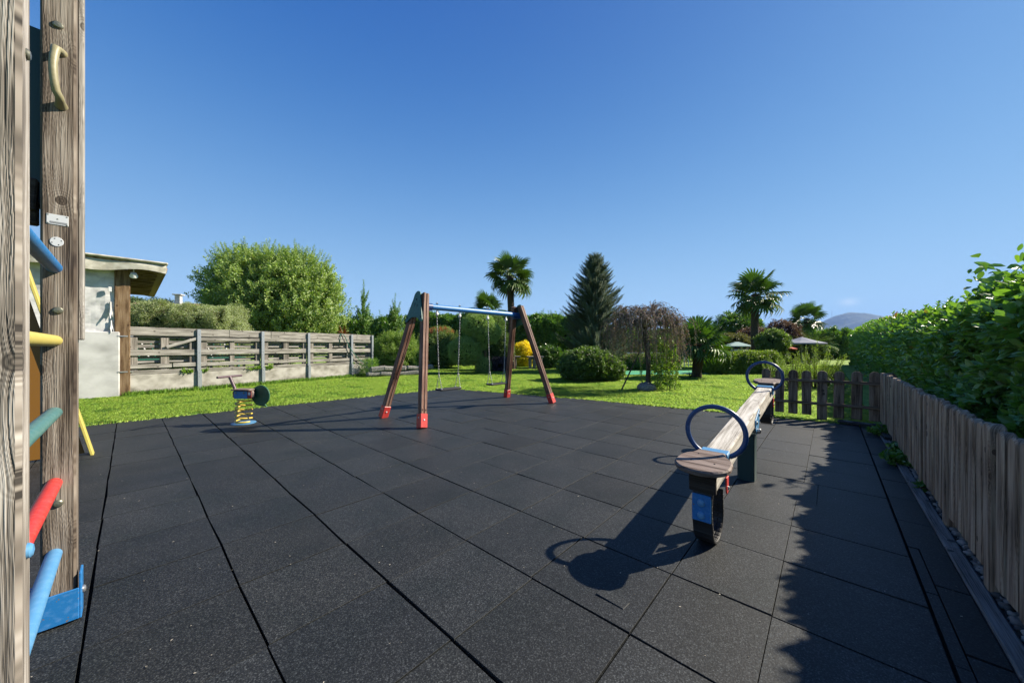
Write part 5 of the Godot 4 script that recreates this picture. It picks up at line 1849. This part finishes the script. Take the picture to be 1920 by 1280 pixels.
	for q in [[-65.0, 60.0, 9.0, 1.6, "small umbrella pine on the skyline between outbuilding and chimney"], [-60.5, 60.0, 8.8, 1.9, "dark pine crown on the skyline left of the chimney"]]:
		tree("pine_tree", q[4], "tree", G(q[0], q[1]), pine, [[Vector3(0, q[2] - 0.6, 0), Vector3(q[3], 0.9, q[3])]], 320, [0.7, 1.1], [Color(0.015, 0.03, 0.012), Color(0.04, 0.065, 0.02)], int(q[2] * 10), 0.2, 6.5, {"gap": -0.5})


func needle_spray() -> ArrayMesh:
	var r := RandomNumberGenerator.new()
	r.seed = 140
	var mb := MB.new()
	mb.tint = Color(0.7, 0.5, 0.35)
	mb.tube([Vector3(0, -0.08, 0), Vector3(0, 0.16, 0)], [0.006, 0.003], 3, false)
	mb.tint = Color(1, 1, 1)
	var z := Vector2.ZERO
	for i in 44:
		var t := i / 44.0
		var a := i * 2.4
		var d := Vector3(cos(a), 0.7, sin(a)).normalized()
		var p := Vector3(0, -0.07 + 0.23 * t, 0)
		var s := d.cross(Vector3.UP).normalized() * 0.0035
		var nn := s.cross(d).normalized()
		mb.tri(p - s, p + s, p + d * 0.040, nn, nn, nn, z, z, z)
	return mb.mesh(M.needle)


func build_conifer() -> void:
	var o := thing("conifer_tree", "tall dark conical conifer with upswept branches beside the weeping tree", "tree", G(4.05, 17.0))
	var r := RandomNumberGenerator.new()
	r.seed = 141
	var tr := MB.new()
	tr.tube([Vector3(0, -0.1, 0), Vector3(0, 2.5, 0), Vector3(0.03, 5.65, 0)], [0.14, 0.09, 0.012], 9)
	part("trunk", tr, M.bark, o)
	var spray := needle_spray()
	var xfs := []
	var cols := []
	var br := MB.new()
	for i in 430:
		var t := pow((i + 0.5) / 430.0, 0.85)
		var y := lerpf(0.25, 5.55, t)
		var reach := (2.0 * pow(1.0 - t, 0.66) + 0.05) * r.randf_range(0.48, 1.12)
		if t < 0.15:
			reach *= 0.8 + t * 1.3
		var az := i * 2.39996 + r.randf_range(-0.3, 0.3)
		var out := Vector3(cos(az), 0, sin(az))
		var pts := []
		var seg := 7
		for k in seg + 1:
			var s := float(k) / seg
			pts.append(Vector3(0, y, 0) + out * reach * s + Vector3.UP * reach * (-0.10 * s + 0.42 * s * s))
		br.tube([pts[0], pts[3], pts[seg]], [0.020 * (1.0 - t) + 0.005, 0.012 * (1.0 - t) + 0.004, 0.003], 4, false)
		var cnt := int(reach / 0.055) + 3
		for k in cnt:
			var s := lerpf(0.22, 1.0, (k + r.randf()) / cnt)
			var ix := s * seg
			var p: Vector3 = (pts[int(ix)] as Vector3).lerp(pts[mini(int(ix) + 1, seg)], ix - int(ix))
			var dir: Vector3 = ((pts[mini(int(ix) + 1, seg)] - pts[int(ix)]) if int(ix) < seg else (pts[seg] - pts[seg - 1])).normalized()
			var side := dir.cross(Vector3.UP).normalized() * (1.0 if k % 2 else -1.0)
			var y2 := dir + side * r.randf_range(0.2, 0.9) * (1.05 - s) + Vector3.UP * r.randf_range(0.15, 0.7)
			xfs.append(Transform3D(basis_up(y2, r).scaled(Vector3.ONE * r.randf_range(1.1, 1.8)), p + side * 0.04))
			cols.append(Color(0.038, 0.066, 0.040).lerp(Color(0.085, 0.118, 0.056), r.randf()))
	part("branches", br, M.bark, o)
	many("crown", spray, xfs, cols, o)


func build_weeping_tree() -> void:
	var o := thing("weeping_tree", "small umbrella-shaped weeping tree with dry brown hanging twigs on the lawn", "tree", G(3.74, 9.64))
	var r := RandomNumberGenerator.new()
	r.seed = 151
	var tr := MB.new()
	tr.tube([Vector3(0.02, -0.06, 0), Vector3(0.03, 0.5, 0), Vector3(0.0, 1.15, 0), Vector3(-0.08, 1.55, 0), Vector3(-0.10, 1.85, 0.02)], [0.075, 0.060, 0.070, 0.085, 0.045], 10)
	part("trunk", tr, M.bark, o)
	var tips := []
	for k in 17:
		var a := k * 2.4
		var q := 0.12 + 0.66 * sqrt((k + 0.5) / 17.0)
		var tip := Vector3(-0.09 + cos(a) * q, 2.20 - 0.95 * q * q + r.randf_range(-0.10, 0.06), sin(a) * q)
		tips.append(tip)
		var lm := MB.new()
		lm.tube([Vector3(-0.10, 1.66, 0), Vector3(-0.10, 1.66, 0).lerp(tip, 0.5) + Vector3(0, 0.10, 0), tip], [0.030, 0.018, 0.009], 6, false)
		part("limb", lm, M.bark, o)
	var tw := MB.new()
	var xfs := []
	var cols := []
	for i in 540:
		var az := r.randf() * TAU
		var rad := 1.24 * pow(r.randf(), 0.45) * (1.0 + 0.10 * sin(az * 3.0))
		var out := Vector3(cos(az), 0, sin(az))
		var low := r.randf_range(0.62, 1.55) if rad > 0.55 else r.randf_range(1.05, 1.7)
		var lt: Vector3 = tips[i % tips.size()]
		var start := lt + rdir(r) * 0.06
		var aim := (out * 0.75 + Vector3(lt.x + 0.09, 0, lt.z).normalized() * 0.7).normalized()
		var reach := r.randf_range(0.08, 0.48)
		var pts := [start]
		for k in 4:
			var s := (k + 1) / 4.0
			pts.append(start + aim * reach * s + Vector3(0, (0.12 + 0.18 * reach) * sin(s * PI * 0.75), 0) + rdir(r) * 0.035)
		var from: Vector3 = pts[4]
		var hc := 7
		for k in hc:
			var s := (k + 1.0) / hc
			pts.append(Vector3(from.x, lerpf(from.y, minf(low, from.y - 0.15), s), from.z) + aim * 0.14 * sqrt(s) + rdir(r) * 0.030)
		tw.tint = Color(0.19, 0.155, 0.13) * r.randf_range(0.5, 1.7)
		var rr := 0.0062 if r.randf() < 0.2 else 0.0042
		tw.tube(pts, [rr * 2.0, rr * 1.7, rr * 1.4, rr * 1.2, rr, rr * 0.9, rr * 0.8, rr * 0.7, rr * 0.6, rr * 0.5], 3, false)
		for k in 10:
			var j := r.randi_range(3, pts.size() - 2)
			var p: Vector3 = (pts[j] as Vector3).lerp(pts[j + 1], r.randf())
			xfs.append(Transform3D(basis_up(Vector3.DOWN + rdir(r) * 0.9, r).scaled(Vector3.ONE * r.randf_range(0.6, 1.25)), p))
			var c := Color(0.095, 0.064, 0.048).lerp(Color(0.165, 0.120, 0.072), r.randf())
			if r.randf() < 0.38:
				c = Color(0.075, 0.095, 0.03)
			cols.append(c)
	for i in 60:
		# stray twigs above the dome
		var az := r.randf() * TAU
		var p := Vector3(-0.05, 2.02, 0) + Vector3(cos(az), 0, sin(az)) * r.randf() * 0.75
		var d := (Vector3.UP * 0.7 + Vector3(cos(az), 0, sin(az)) * 0.9).normalized()
		tw.tube([p - Vector3(0, 0.25, 0), p, p + d * 0.14, p + d * 0.22 + Vector3(cos(az) * 0.06, -0.02, sin(az) * 0.06)], [0.005, 0.004, 0.003, 0.002], 3, false)
		for k in 4:
			xfs.append(Transform3D(basis_up(rdir(r), r).scaled(Vector3.ONE * r.randf_range(0.6, 1.0)), p + d * r.randf() * 0.22))
			cols.append(Color(0.06, 0.045, 0.03))
	part("hanging_twigs", tw, plain(Color(1, 1, 1), 0.9, 0.0, 0.2), o)
	var lf := MB.new()
	lf.leaf(Vector3.ZERO, Vector3(0.2, 1, 0), Vector3(0, 0.2, 1), 0.048, 0.020, 0.3, 0.2)
	lf.leaf(Vector3(0, 0.01, 0), Vector3(-0.8, 0.7, 0.2), Vector3(0.2, 0.2, 1), 0.040, 0.017, 0.3, 0.2)
	many("dry_leaves", lf.mesh(M.dry), xfs, cols, o)
	# the prop
	var pr := thing("tree_prop", "thin wooden prop leaning from the lawn into the weeping tree", "stake", G(2.98, 9.50))
	var pm := MB.new()
	pm.tube([Vector3(0, -0.04, 0), Vector3(0.30, 0.58, -0.03), Vector3(0.55, 1.08, -0.06)], [0.022, 0.020, 0.018], 8)
	part("pole", pm, M.bark, pr)
	# vine with light green leaves, and the stone at its foot
	var iv := thing("climbing_vine", "light green leafy vine sprawling up the right side of the weeping tree", "plant", G(4.0, 9.45))
	var il := clump(155, 8, 0.12, 0.065, 0.050, M.leaf, 1.1, 0.15, 0.002)
	var xs := []
	var cs := []
	for i in 430:
		var y := 1.25 * r.randf()
		var wd := lerpf(0.36, 0.22, y / 1.25)
		xs.append(Transform3D(basis_up(Vector3.UP + rdir(r) * 1.1, r).scaled(Vector3.ONE * r.randf_range(0.5, 1.0)), Vector3(r.randf_range(-1, 1) * wd + 0.12, 0.02 + y, r.randf_range(-0.32, 0.32))))
		cs.append(Color(0.06, 0.11, 0.018).lerp(Color(0.17, 0.235, 0.04), r.randf()))
	var vs := MB.new()
	for i in 12:
		var a := r.randf_range(-0.3, 0.4)
		vs.tube([Vector3(a, -0.03, r.randf_range(-0.2, 0.2)), Vector3(a * 0.8 + 0.08, 0.5, r.randf_range(-0.2, 0.2)), Vector3(a * 0.5 + 0.15, 1.1, 0)], [0.007, 0.005, 0.003], 4, false)
	part("stems", vs, M.bark, iv)
	for i in 11:
		var at := Vector3(r.randf_range(-0.7, 0.6), 0, r.randf_range(-0.3, 0.4))
		var bx := r.randf_range(0.7, 1.1)
		var sm := MB.new()
		sm.tube([at + Vector3(0, bx + 0.2, 0), at + Vector3(0.02, bx * 0.6, 0), at + Vector3(0, 0.22, 0)], [0.003], 3, false)
		part("hanging_strand", sm, M.bark, iv)
		for k in 16:
			xs.append(Transform3D(basis_up(rdir(r) + Vector3.UP * 0.3, r).scaled(Vector3.ONE * r.randf_range(0.35, 0.6)), at + Vector3(r.randf_range(-0.04, 0.04), lerpf(0.24, bx, k / 16.0), r.randf_range(-0.04, 0.04))))
			cs.append(Color(0.07, 0.12, 0.02).lerp(Color(0.15, 0.20, 0.035), r.randf()))
	many("leaves", il, xs, cs, iv)
	var rk := thing("boulder", "grey boulder lying at the foot of the weeping tree", "boulder", G(3.58, 9.32))
	var rm := MB.new()
	lumpy(rm, Vector3(0, 0.05, 0), Vector3(0.26, 0.15, 0.20), 9, 0.5, 14, 9)
	part("stone", rm, M.stone, rk)


func build_right_garden() -> void:
	var r := RandomNumberGenerator.new()
	r.seed = 606
	var lau := clump(160, 12, 0.22, 0.12, 0.055, M.gloss, 0.9, 0.22, 0.004)
	var box := clump(161, 16, 0.13, 0.055, 0.032, M.leaf, 0.9, 0.2)
	# round evergreen in front of the conifer
	tree("round_shrub", "dense dome-shaped dark evergreen shrub at the foot of the conifer", "bush", G(2.66, 12.2), box, [[Vector3(0, 0.48, 0), Vector3(0.98, 0.60, 0.85)], [Vector3(0.65, 0.35, 0.1), Vector3(0.55, 0.42, 0.5)]], 3600, [0.85, 1.35], [Color(0.032, 0.062, 0.015), Color(0.085, 0.13, 0.035)], 162, 0.05, 0.15, {"core": 0.68, "gap": -0.5, "inner": 0.7})
	tree("laurel_bush", "low dark laurel bush behind the stone slab bench", "bush", G(2.0, 19.2), lau, [[Vector3(0, 0.55, 0), Vector3(0.85, 0.65, 0.7)]], 900, [0.6, 0.9], [Color(0.03, 0.065, 0.015), Color(0.07, 0.12, 0.03)], 163, 0.04, 0.2, {"core": 0.6})
	# low hedges
	hedge("low_hedge", "low clipped hedge on the lawn's far side under the right-hand tall palm", G(9.95, 15.2), 0.10, Vector3(3.1, 0.86, 0.8), box, 3000, [0.85, 1.4], [Color(0.065, 0.105, 0.022), Color(0.15, 0.19, 0.04)], 164, 0.25, 0.14)
	hedge("low_hedge", "low hedge behind the weeping tree and the squat palm", G(6.0, 17.4), 0.0, Vector3(4.4, 0.72, 0.7), box, 2800, [0.9, 1.4], [Color(0.045, 0.08, 0.018), Color(0.11, 0.15, 0.035)], 165, 0.25, 0.14)
	# the green court surface glimpsed behind the trees
	var ct := MB.new()
	ct.quad(G(3.6, 14.2, 0.012), G(9.6, 14.8, 0.012), G(9.6, 16.8, 0.012), G(3.6, 16.6, 0.012), Vector3.UP)
	setting("green_court", ct, plain(lin(0.05, 0.30, 0.16), 0.6))
	# palms
	fan_palm("tall slender fan palm rising behind the far end of the swing", G(-0.05, 18.0), 4.85, 0.155, 1.30, 30, 171)
	fan_palm("small fan palm crown showing over the clipped ball tree", G(-1.55, 23.5), 3.65, 0.16, 1.35, 24, 172)
	fan_palm("tall slender fan palm standing behind the low clipped hedge", G(13.95, 20.0), 4.15, 0.185, 1.52, 29, 173)
	fan_palm("short fan palm against the blue hill", G(25.4, 30.0), 3.55, 0.21, 1.65, 24, 174)
	fan_palm("squat broad fan palm with a thick shaggy trunk beside the weeping tree", G(7.15, 13.4), 1.28, 0.175, 1.16, 32, 175, -0.50, Color(0.075, 0.135, 0.034))
	var sg := strap_plant("palm_seedling", "small spiky palm seedling at the squat palm's foot", "plant", G(6.62, 12.95), 26, 0.36, 0.03, Color(0.05, 0.10, 0.02), Color(0.10, 0.17, 0.03), 176, 0.8)
	sg.set_meta("category", "plant")
	# trees beyond
	tree("loquat_tree", "rounded broad-leaved tree between the squat palm and the right-hand tall palm", "tree", G(18.9, 29.5), lau, [[Vector3(0, 2.7, 0), Vector3(1.7, 1.3, 1.3)], [Vector3(1.3, 3.0, 0), Vector3(0.8, 0.9, 0.8)], [Vector3(-0.4, 1.4, 0.4), Vector3(1.8, 1.1, 1.2)]], 2400, [1.0, 1.6], [Color(0.03, 0.065, 0.014), Color(0.085, 0.14, 0.03)], 181, 0.12, 1.3, {"lump": 0.3})
	tree("purple_tree", "purple-leaved plum tree behind the pale parasol", "tree", G(21.0, 27.0), box, [[Vector3(0, 1.9, 0), Vector3(1.3, 1.25, 1.0)], [Vector3(-2.2, 1.7, 0), Vector3(1.4, 0.95, 1.0)]], 2600, [1.3, 2.0], [Color(0.034, 0.018, 0.024), Color(0.080, 0.042, 0.050)], 182, 0.10, 0.9, {"lump": 0.3})
	tree("standard_tree", "small round-headed green tree just right of the right-hand tall palm's trunk", "tree", G(13.9, 18.6), box, [[Vector3(0, 1.35, 0), Vector3(0.75, 0.68, 0.7)], [Vector3(0.1, 0.65, 0.0), Vector3(0.6, 0.5, 0.5)]], 2400, [0.9, 1.4], [Color(0.045, 0.075, 0.018), Color(0.105, 0.15, 0.04)], 183, 0.07, 0.5, {"core": 0.5, "lump": 0.25})
	tree("red_leaved_shrub", "reddish-green shrub behind the playhouse and palm trunk", "bush", G(15.2, 23.5), box, [[Vector3(0, 0.8, 0), Vector3(2.4, 0.85, 0.8)], [Vector3(-0.3, 1.35, 0), Vector3(1.5, 0.65, 0.7)]], 2600, [1.2, 1.8], [Color(0.048, 0.052, 0.02), Color(0.10, 0.088, 0.04)], 184, 0.06, 0.3, {"core": 0.7})
	tree("dark_shrub", "dark evergreen shrub in the shade behind the pale parasol's pole", "bush", G(19.6, 24.4), lau, [[Vector3(0, 0.75, 0), Vector3(2.2, 0.85, 0.8)]], 1600, [0.8, 1.2], [Color(0.022, 0.035, 0.014), Color(0.055, 0.075, 0.03)], 185, 0.06, 0.3, {"core": 0.75})
	# the feathery light green bush right of the parasol
	var fe := thing("fern_palm", "light green feathery arching plant behind the pale parasol", "plant", G(22.0, 25.5, 0.0))
	var fr := MB.new()
	var zz := Vector2.ZERO
	for i in 90:
		var az := r.randf() * TAU
		var el := r.randf_range(0.15, 1.25)
		var d := Vector3(cos(az) * cos(el), sin(el), sin(az) * cos(el))
		var p := Vector3(0, 1.15, 0)
		fr.tint = Color(0.07, 0.13, 0.02).lerp(Color(0.17, 0.25, 0.035), r.randf())
		for k in 9:
			var nx := p + d * 0.17
			var s := d.cross(Vector3.UP).normalized()
			for sd in [-1.0, 1.0]:
				for h in 2:
					var q := p.lerp(nx, h * 0.5)
					fr.leaf(q, s * sd + d * 0.6 + Vector3.DOWN * 0.2, Vector3.UP, 0.26 * (1.0 - k * 0.06), 0.035, 0.1)
			p = nx
			d = (d + Vector3(0, -0.13, 0)).normalized()
	part("fronds", fr, M.leaf, fe)
	var ft := MB.new()
	ft.tube([Vector3(0, -0.05, 0), Vector3(0, 1.2, 0)], [0.14, 0.12], 9)
	part("stem", ft, M.fibre, fe)
	# backdrop hedges on the right
	for q in [[30.5, 33.0, 7.5, 2.55, "dark laurel hedge below the blue hill"], [16.0, 36.0, 12.0, 2.7, "distant clipped hedge left of the right-hand tall palm"], [8.0, 27.0, 9.0, 1.9, "distant dark hedge behind the squat palm"], [24.0, 38.0, 9.0, 2.9, "distant dark trees hedge left of the short palm"]]:
		var hd := hedge("backdrop_hedge", q[4], G(q[0], q[1]), 0.0, Vector3(q[2], q[3], 1.8), lau, int(q[2] * 330), [1.1, 1.8], [Color(0.038, 0.075, 0.018), Color(0.095, 0.155, 0.038)], int(q[0] * 7), 0.2, 0.5)
		var roots := []
		for i in int(q[2] * 5):
			roots.append([Vector3(r.randf_range(-0.5, 0.5) * q[2], q[3] - 0.1, r.randf_range(-0.5, 0.6)), (Vector3.UP + rdir(r) * 0.25).normalized(), r.randf_range(0.2, 0.6)])
		shoots(hd, lau, roots, Color(0.038, 0.075, 0.018), Color(0.095, 0.155, 0.038), int(q[0] * 3), 0.6, 1.1, 0.14)
	# plants just outside the short picket fence
	var wil := clump(190, 11, 0.18, 0.085, 0.024, M.leaf, 0.8, 0.2, 0.003)
	for q in [[7.55, 9.4, 0.36, 0.98, 300, "tall light green leafy shrub rising behind the short picket fence's first pickets"], [8.72, 10.0, 0.55, 1.22, 520, "broad light green bush behind the short picket fence against the hedge"], [8.95, 11.8, 0.45, 0.92, 280, "pale green leafy plant between the low clipped hedge and the short pickets"]]:
		var ls := thing("leafy_shrub", q[5], "bush", G(q[0], q[1]))
		var roots := []
		var st := MB.new()
		for i in int(q[4] / 9.0):
			var a := r.randf() * TAU
			var k := sqrt(r.randf())
			var d := (Vector3(cos(a) * k * q[2] * 0.9, 1, sin(a) * k * q[2] * 0.9)).normalized()
			var ln: float = q[3] * r.randf_range(0.55, 1.08) * (1.0 - 0.25 * k)
			var p0 := Vector3(cos(a) * k * q[2] * 0.5, 0.02, sin(a) * k * q[2] * 0.4)
			roots.append([p0 + d * ln * 0.12, d, ln * 0.88])
			st.tube([p0 - Vector3(0, 0.05, 0), p0 + d * ln], [0.009, 0.003], 4, false)
		part("stems", st, M.bark, ls)
		shoots(ls, wil, roots, Color(0.085, 0.135, 0.026), Color(0.19, 0.245, 0.055), int(q[4]), 0.45, 0.75, 0.075)
	strap_plant("iris_clump", "clump of bright strap leaves behind the short picket fence beside the hedge", "plant", G(8.05, 8.55), 46, 0.55, 0.028, Color(0.07, 0.14, 0.02), Color(0.17, 0.25, 0.04), 193, 0.95)
	# parasols and playhouse
	parasol("parasol", "pale grey garden parasol open above the planting", G(18.3, 22.0), 1.58, 1.22, plain(lin(0.20, 0.215, 0.26), 0.9))
	parasol("parasol", "red garden parasol half hidden behind the squat palm", G(12.9, 26.0), 1.32, 0.75, plain(lin(0.42, 0.03, 0.05), 0.8))
	parasol("parasol", "small orange-red parasol below the pale parasol's rim", G(18.0, 24.0), 1.25, 1.3, plain(lin(0.45, 0.06, 0.03), 0.8))
	var ph := thing("playhouse", "small wooden playhouse with a pale green roof and a red slide behind the low hedge", "playhouse", G(14.2, 22.0), -0.25)
	var rf := MB.new()
	for k in 4:
		var a := PI / 4 + PI / 2 * k
		var b := a + PI / 2
		rf.quad(Vector3(cos(a) * 0.98, 1.20, sin(a) * 0.98), Vector3(cos(b) * 0.98, 1.20, sin(b) * 0.98), Vector3(cos(b) * 0.1, 1.46, sin(b) * 0.1), Vector3(cos(a) * 0.1, 1.46, sin(a) * 0.1), Vector3(cos((a + b) / 2), 1, sin((a + b) / 2)))
		rf.quad(Vector3(cos(a) * 0.98, 1.20, sin(a) * 0.98), Vector3(cos(b) * 0.98, 1.20, sin(b) * 0.98), Vector3(cos(b) * 0.98, 1.15, sin(b) * 0.98), Vector3(cos(a) * 0.98, 1.15, sin(a) * 0.98), Vector3(cos((a + b) / 2), 0, sin((a + b) / 2)))
	part("roof", rf, plain(lin(0.26, 0.38, 0.33), 0.6), ph)
	for q in [Vector2(-0.42, 0.45), Vector2(0.42, 0.45), Vector2(-0.42, -0.45), Vector2(0.42, -0.45)]:
		var p := MB.new()
		p.box(Vector3(q.x, 0.62, q.y), Vector3(0.11, 1.25, 0.11), 0.01)
		part("post", p, M.beam, ph)
	var pn := MB.new()
	pn.box(Vector3(0, 0.92, 0.46), Vector3(0.62, 0.18, 0.03), 0.005)
	part("white_panel", pn, M.white, ph)
	var sl := MB.new()
	sl.tube([Vector3(-0.1, 0.80, 0.5), Vector3(0.05, 0.74, 0.62), Vector3(0.2, 0.5, 0.8), Vector3(0.35, 0.1, 1.0)], [0.16, 0.16, 0.14, 0.14], 10)
	part("red_slide", sl, plain(lin(0.55, 0.06, 0.02), 0.4), ph)
	# a pale wall or fence line behind the squat palm
	var wf := thing("garden_railing", "pale garden railing behind the squat palm", "railing", G(8.6, 20.5), -0.12)
	var wm := MB.new()
	wm.box(Vector3(0, 0.78, 0), Vector3(3.6, 0.07, 0.06), 0.01, 0)
	part("rail", wm, M.plate, wf)
	for k in 16:
		var b := MB.new()
		b.box(Vector3(-1.7 + k * 0.226, 0.38, 0), Vector3(0.05, 0.78, 0.04), 0.006)
		part("baluster", b, M.plate, wf)


func parasol(nm: String, label: String, at: Vector3, h: float, rad: float, m: Material) -> void:
	var o := thing(nm, label, "parasol", at)
	var c := MB.new()
	for k in 8:
		var a := TAU * k / 8.0
		var b := TAU * (k + 1) / 8.0
		var p := Vector3(cos(a) * rad, h - rad * 0.16, sin(a) * rad)
		var q := Vector3(cos(b) * rad, h - rad * 0.16, sin(b) * rad)
		var t := Vector3(0, h + rad * 0.16, 0)
		var pm := p.lerp(t, 0.5) - Vector3(0, 0.03, 0)
		var qm := q.lerp(t, 0.5) - Vector3(0, 0.03, 0)
		var hint := Vector3(cos((a + b) / 2) * 0.4, 1, sin((a + b) / 2) * 0.4)
		c.quad(p, q, qm, pm, hint)
		c.flat(pm, qm, t, hint)
		c.quad(p, q, q - Vector3(0, 0.07, 0), p - Vector3(0, 0.07, 0), Vector3(hint.x, 0, hint.z))
	part("canopy", c, m, o)
	var p := MB.new()
	p.tube([Vector3(0, -0.03, 0), Vector3(0, h, 0)], [0.03], 8)
	part("pole", p, M.print, o)


func build_hill() -> void:
	var f := noise(71, 0.0011, FastNoiseLite.TYPE_SIMPLEX_SMOOTH, 5)
	var mb := MB.new()
	var nu := 90
	var nv := 14
	var at := func(i: int, j: int) -> Vector3:
		var x := lerpf(2200.0, 7200.0, float(i) / nu)
		var t := float(j) / nv
		# a broad rounded top with a lower shoulder on its left
		var rise := 455.0 * exp(-pow((x - 4780.0) / 800.0, 2.0)) + 270.0 * exp(-pow((x - 3640.0) / 330.0, 2.0)) + 230.0 * exp(-pow((x - 6000.0) / 700.0, 2.0))
		var prof := sin(t * PI * 0.5)
		return Vector3(x, rise * prof * (1.0 + 0.10 * f.get_noise_2d(x * 1.0, t * 2500.0)) - 3.0, -4000.0 - 900.0 * t)
	for i in nu:
		for j in nv:
			mb.quad(at.call(i, j), at.call(i + 1, j), at.call(i + 1, j + 1), at.call(i, j + 1), Vector3(0, 1, 0.6))
	var hill := setting("hill", mb, mottled(72, [lin(0.035, 0.060, 0.035), lin(0.05, 0.080, 0.045), lin(0.08, 0.10, 0.06)], [0.3, 0.5, 0.7], 0.02, 500.0, 0.95))
	var ms := thing("radio_mast", "thin radio mast on the crest of the blue hill", "mast", Vector3(4480, 440, -4880))
	var mm := MB.new()
	mm.tube([Vector3(0, -20, 0), Vector3(0, 75, 0)], [3.0, 1.2], 5)
	part("mast", mm, M.white, ms)


func make_sky() -> Texture2D:
	# clear air: deep blue overhead, pale at the horizon, brighter round the sun; one wisp of cloud
	var w := 1024
	var h := 512
	var im := Image.create(w, h, false, Image.FORMAT_RGBF)
	var s := SUN.normalized()
	for j in h:
		var el := PI / 2 - PI * (j + 0.5) / h
		var sy := maxf(sin(el), 0.0)
		var k := 1.0 - sy
		var air := Color(lerpf(0.0, 0.235, pow(k, 3.0)), lerpf(0.026, 0.340, pow(k, 2.15)), lerpf(0.150, 0.43, pow(k, 1.6)))
		for i in w:
			var az := TAU * (i + 0.5) / w
			var d := Vector3(sin(az) * cos(el), sin(el), -cos(az) * cos(el))
			var cs := clampf(d.dot(s), -1.0, 1.0)
			var g := 0.12 * pow(maxf(0.0, cs * 0.5 + 0.5), 4.0) + 0.10 * pow(maxf(0.0, cs), 12.0)
			var c := air
			c = c.lerp(Color(0.27, 0.44, 0.62), clampf(g, 0, 1))
			var cx := (az - 0.7686) / 0.012
			var cy := (el - 0.0922) / 0.0034
			var wisp := exp(-cx * cx - cy * cy)
			c = c.lerp(Color(0.48, 0.5, 0.52), wisp * 0.7)
			im.set_pixel(i, j, c)
	return ImageTexture.create_from_image(im)


func _ready() -> void:
	# camera: eye height 1.15 m, level, a very wide rectilinear lens shifted a little upwards
	var cam := Camera3D.new()
	cam.name = "camera"
	cam.projection = Camera3D.PROJECTION_FRUSTUM
	cam.near = 0.05
	cam.far = 12000.0
	cam.size = 2.0 * 0.05 * 640.0 / 654.0
	cam.frustum_offset = Vector2(0, 0.05 * 10.0 / 654.0)
	cam.position = Vector3(0, 1.15, 0)
	add_child(cam)
	cam.current = true
	var env := Environment.new()
	var sky := Sky.new()
	var pan := PanoramaSkyMaterial.new()
	pan.panorama = make_sky()
	pan.energy_multiplier = 0.92
	sky.sky_material = pan
	env.background_mode = Environment.BG_SKY
	env.sky = sky
	env.tonemap_mode = Environment.TONE_MAPPER_LINEAR
	env.tonemap_exposure = 2.6
	env.fog_enabled = true
	env.fog_density = 0.00009
	env.fog_light_color = Color(0.58, 0.74, 1.0)
	env.sdfgi_enabled = true
	env.ssao_enabled = true
	env.ssil_enabled = true
	var we := WorldEnvironment.new()
	we.name = "environment"
	we.environment = env
	add_child(we)
	var sun := DirectionalLight3D.new()
	sun.name = "sun"
	sun.light_energy = 1.4
	sun.light_color = Color(1.0, 0.955, 0.88)
	sun.light_angular_distance = 0.53
	sun.shadow_enabled = true
	add_child(sun)
	sun.look_at_from_position(SUN * 50.0, Vector3.ZERO)
	make_materials()
	build_lawn()
	build_mat()
	build_hill()
	build_hut()
	build_slat_fence()
	build_pickets()
	build_fence_side()
	build_laurel()
	build_left_garden()
	build_conifer()
	build_weeping_tree()
	build_right_garden()
	build_tower()
	build_swing()
	build_seesaw()
	build_spring_rider()
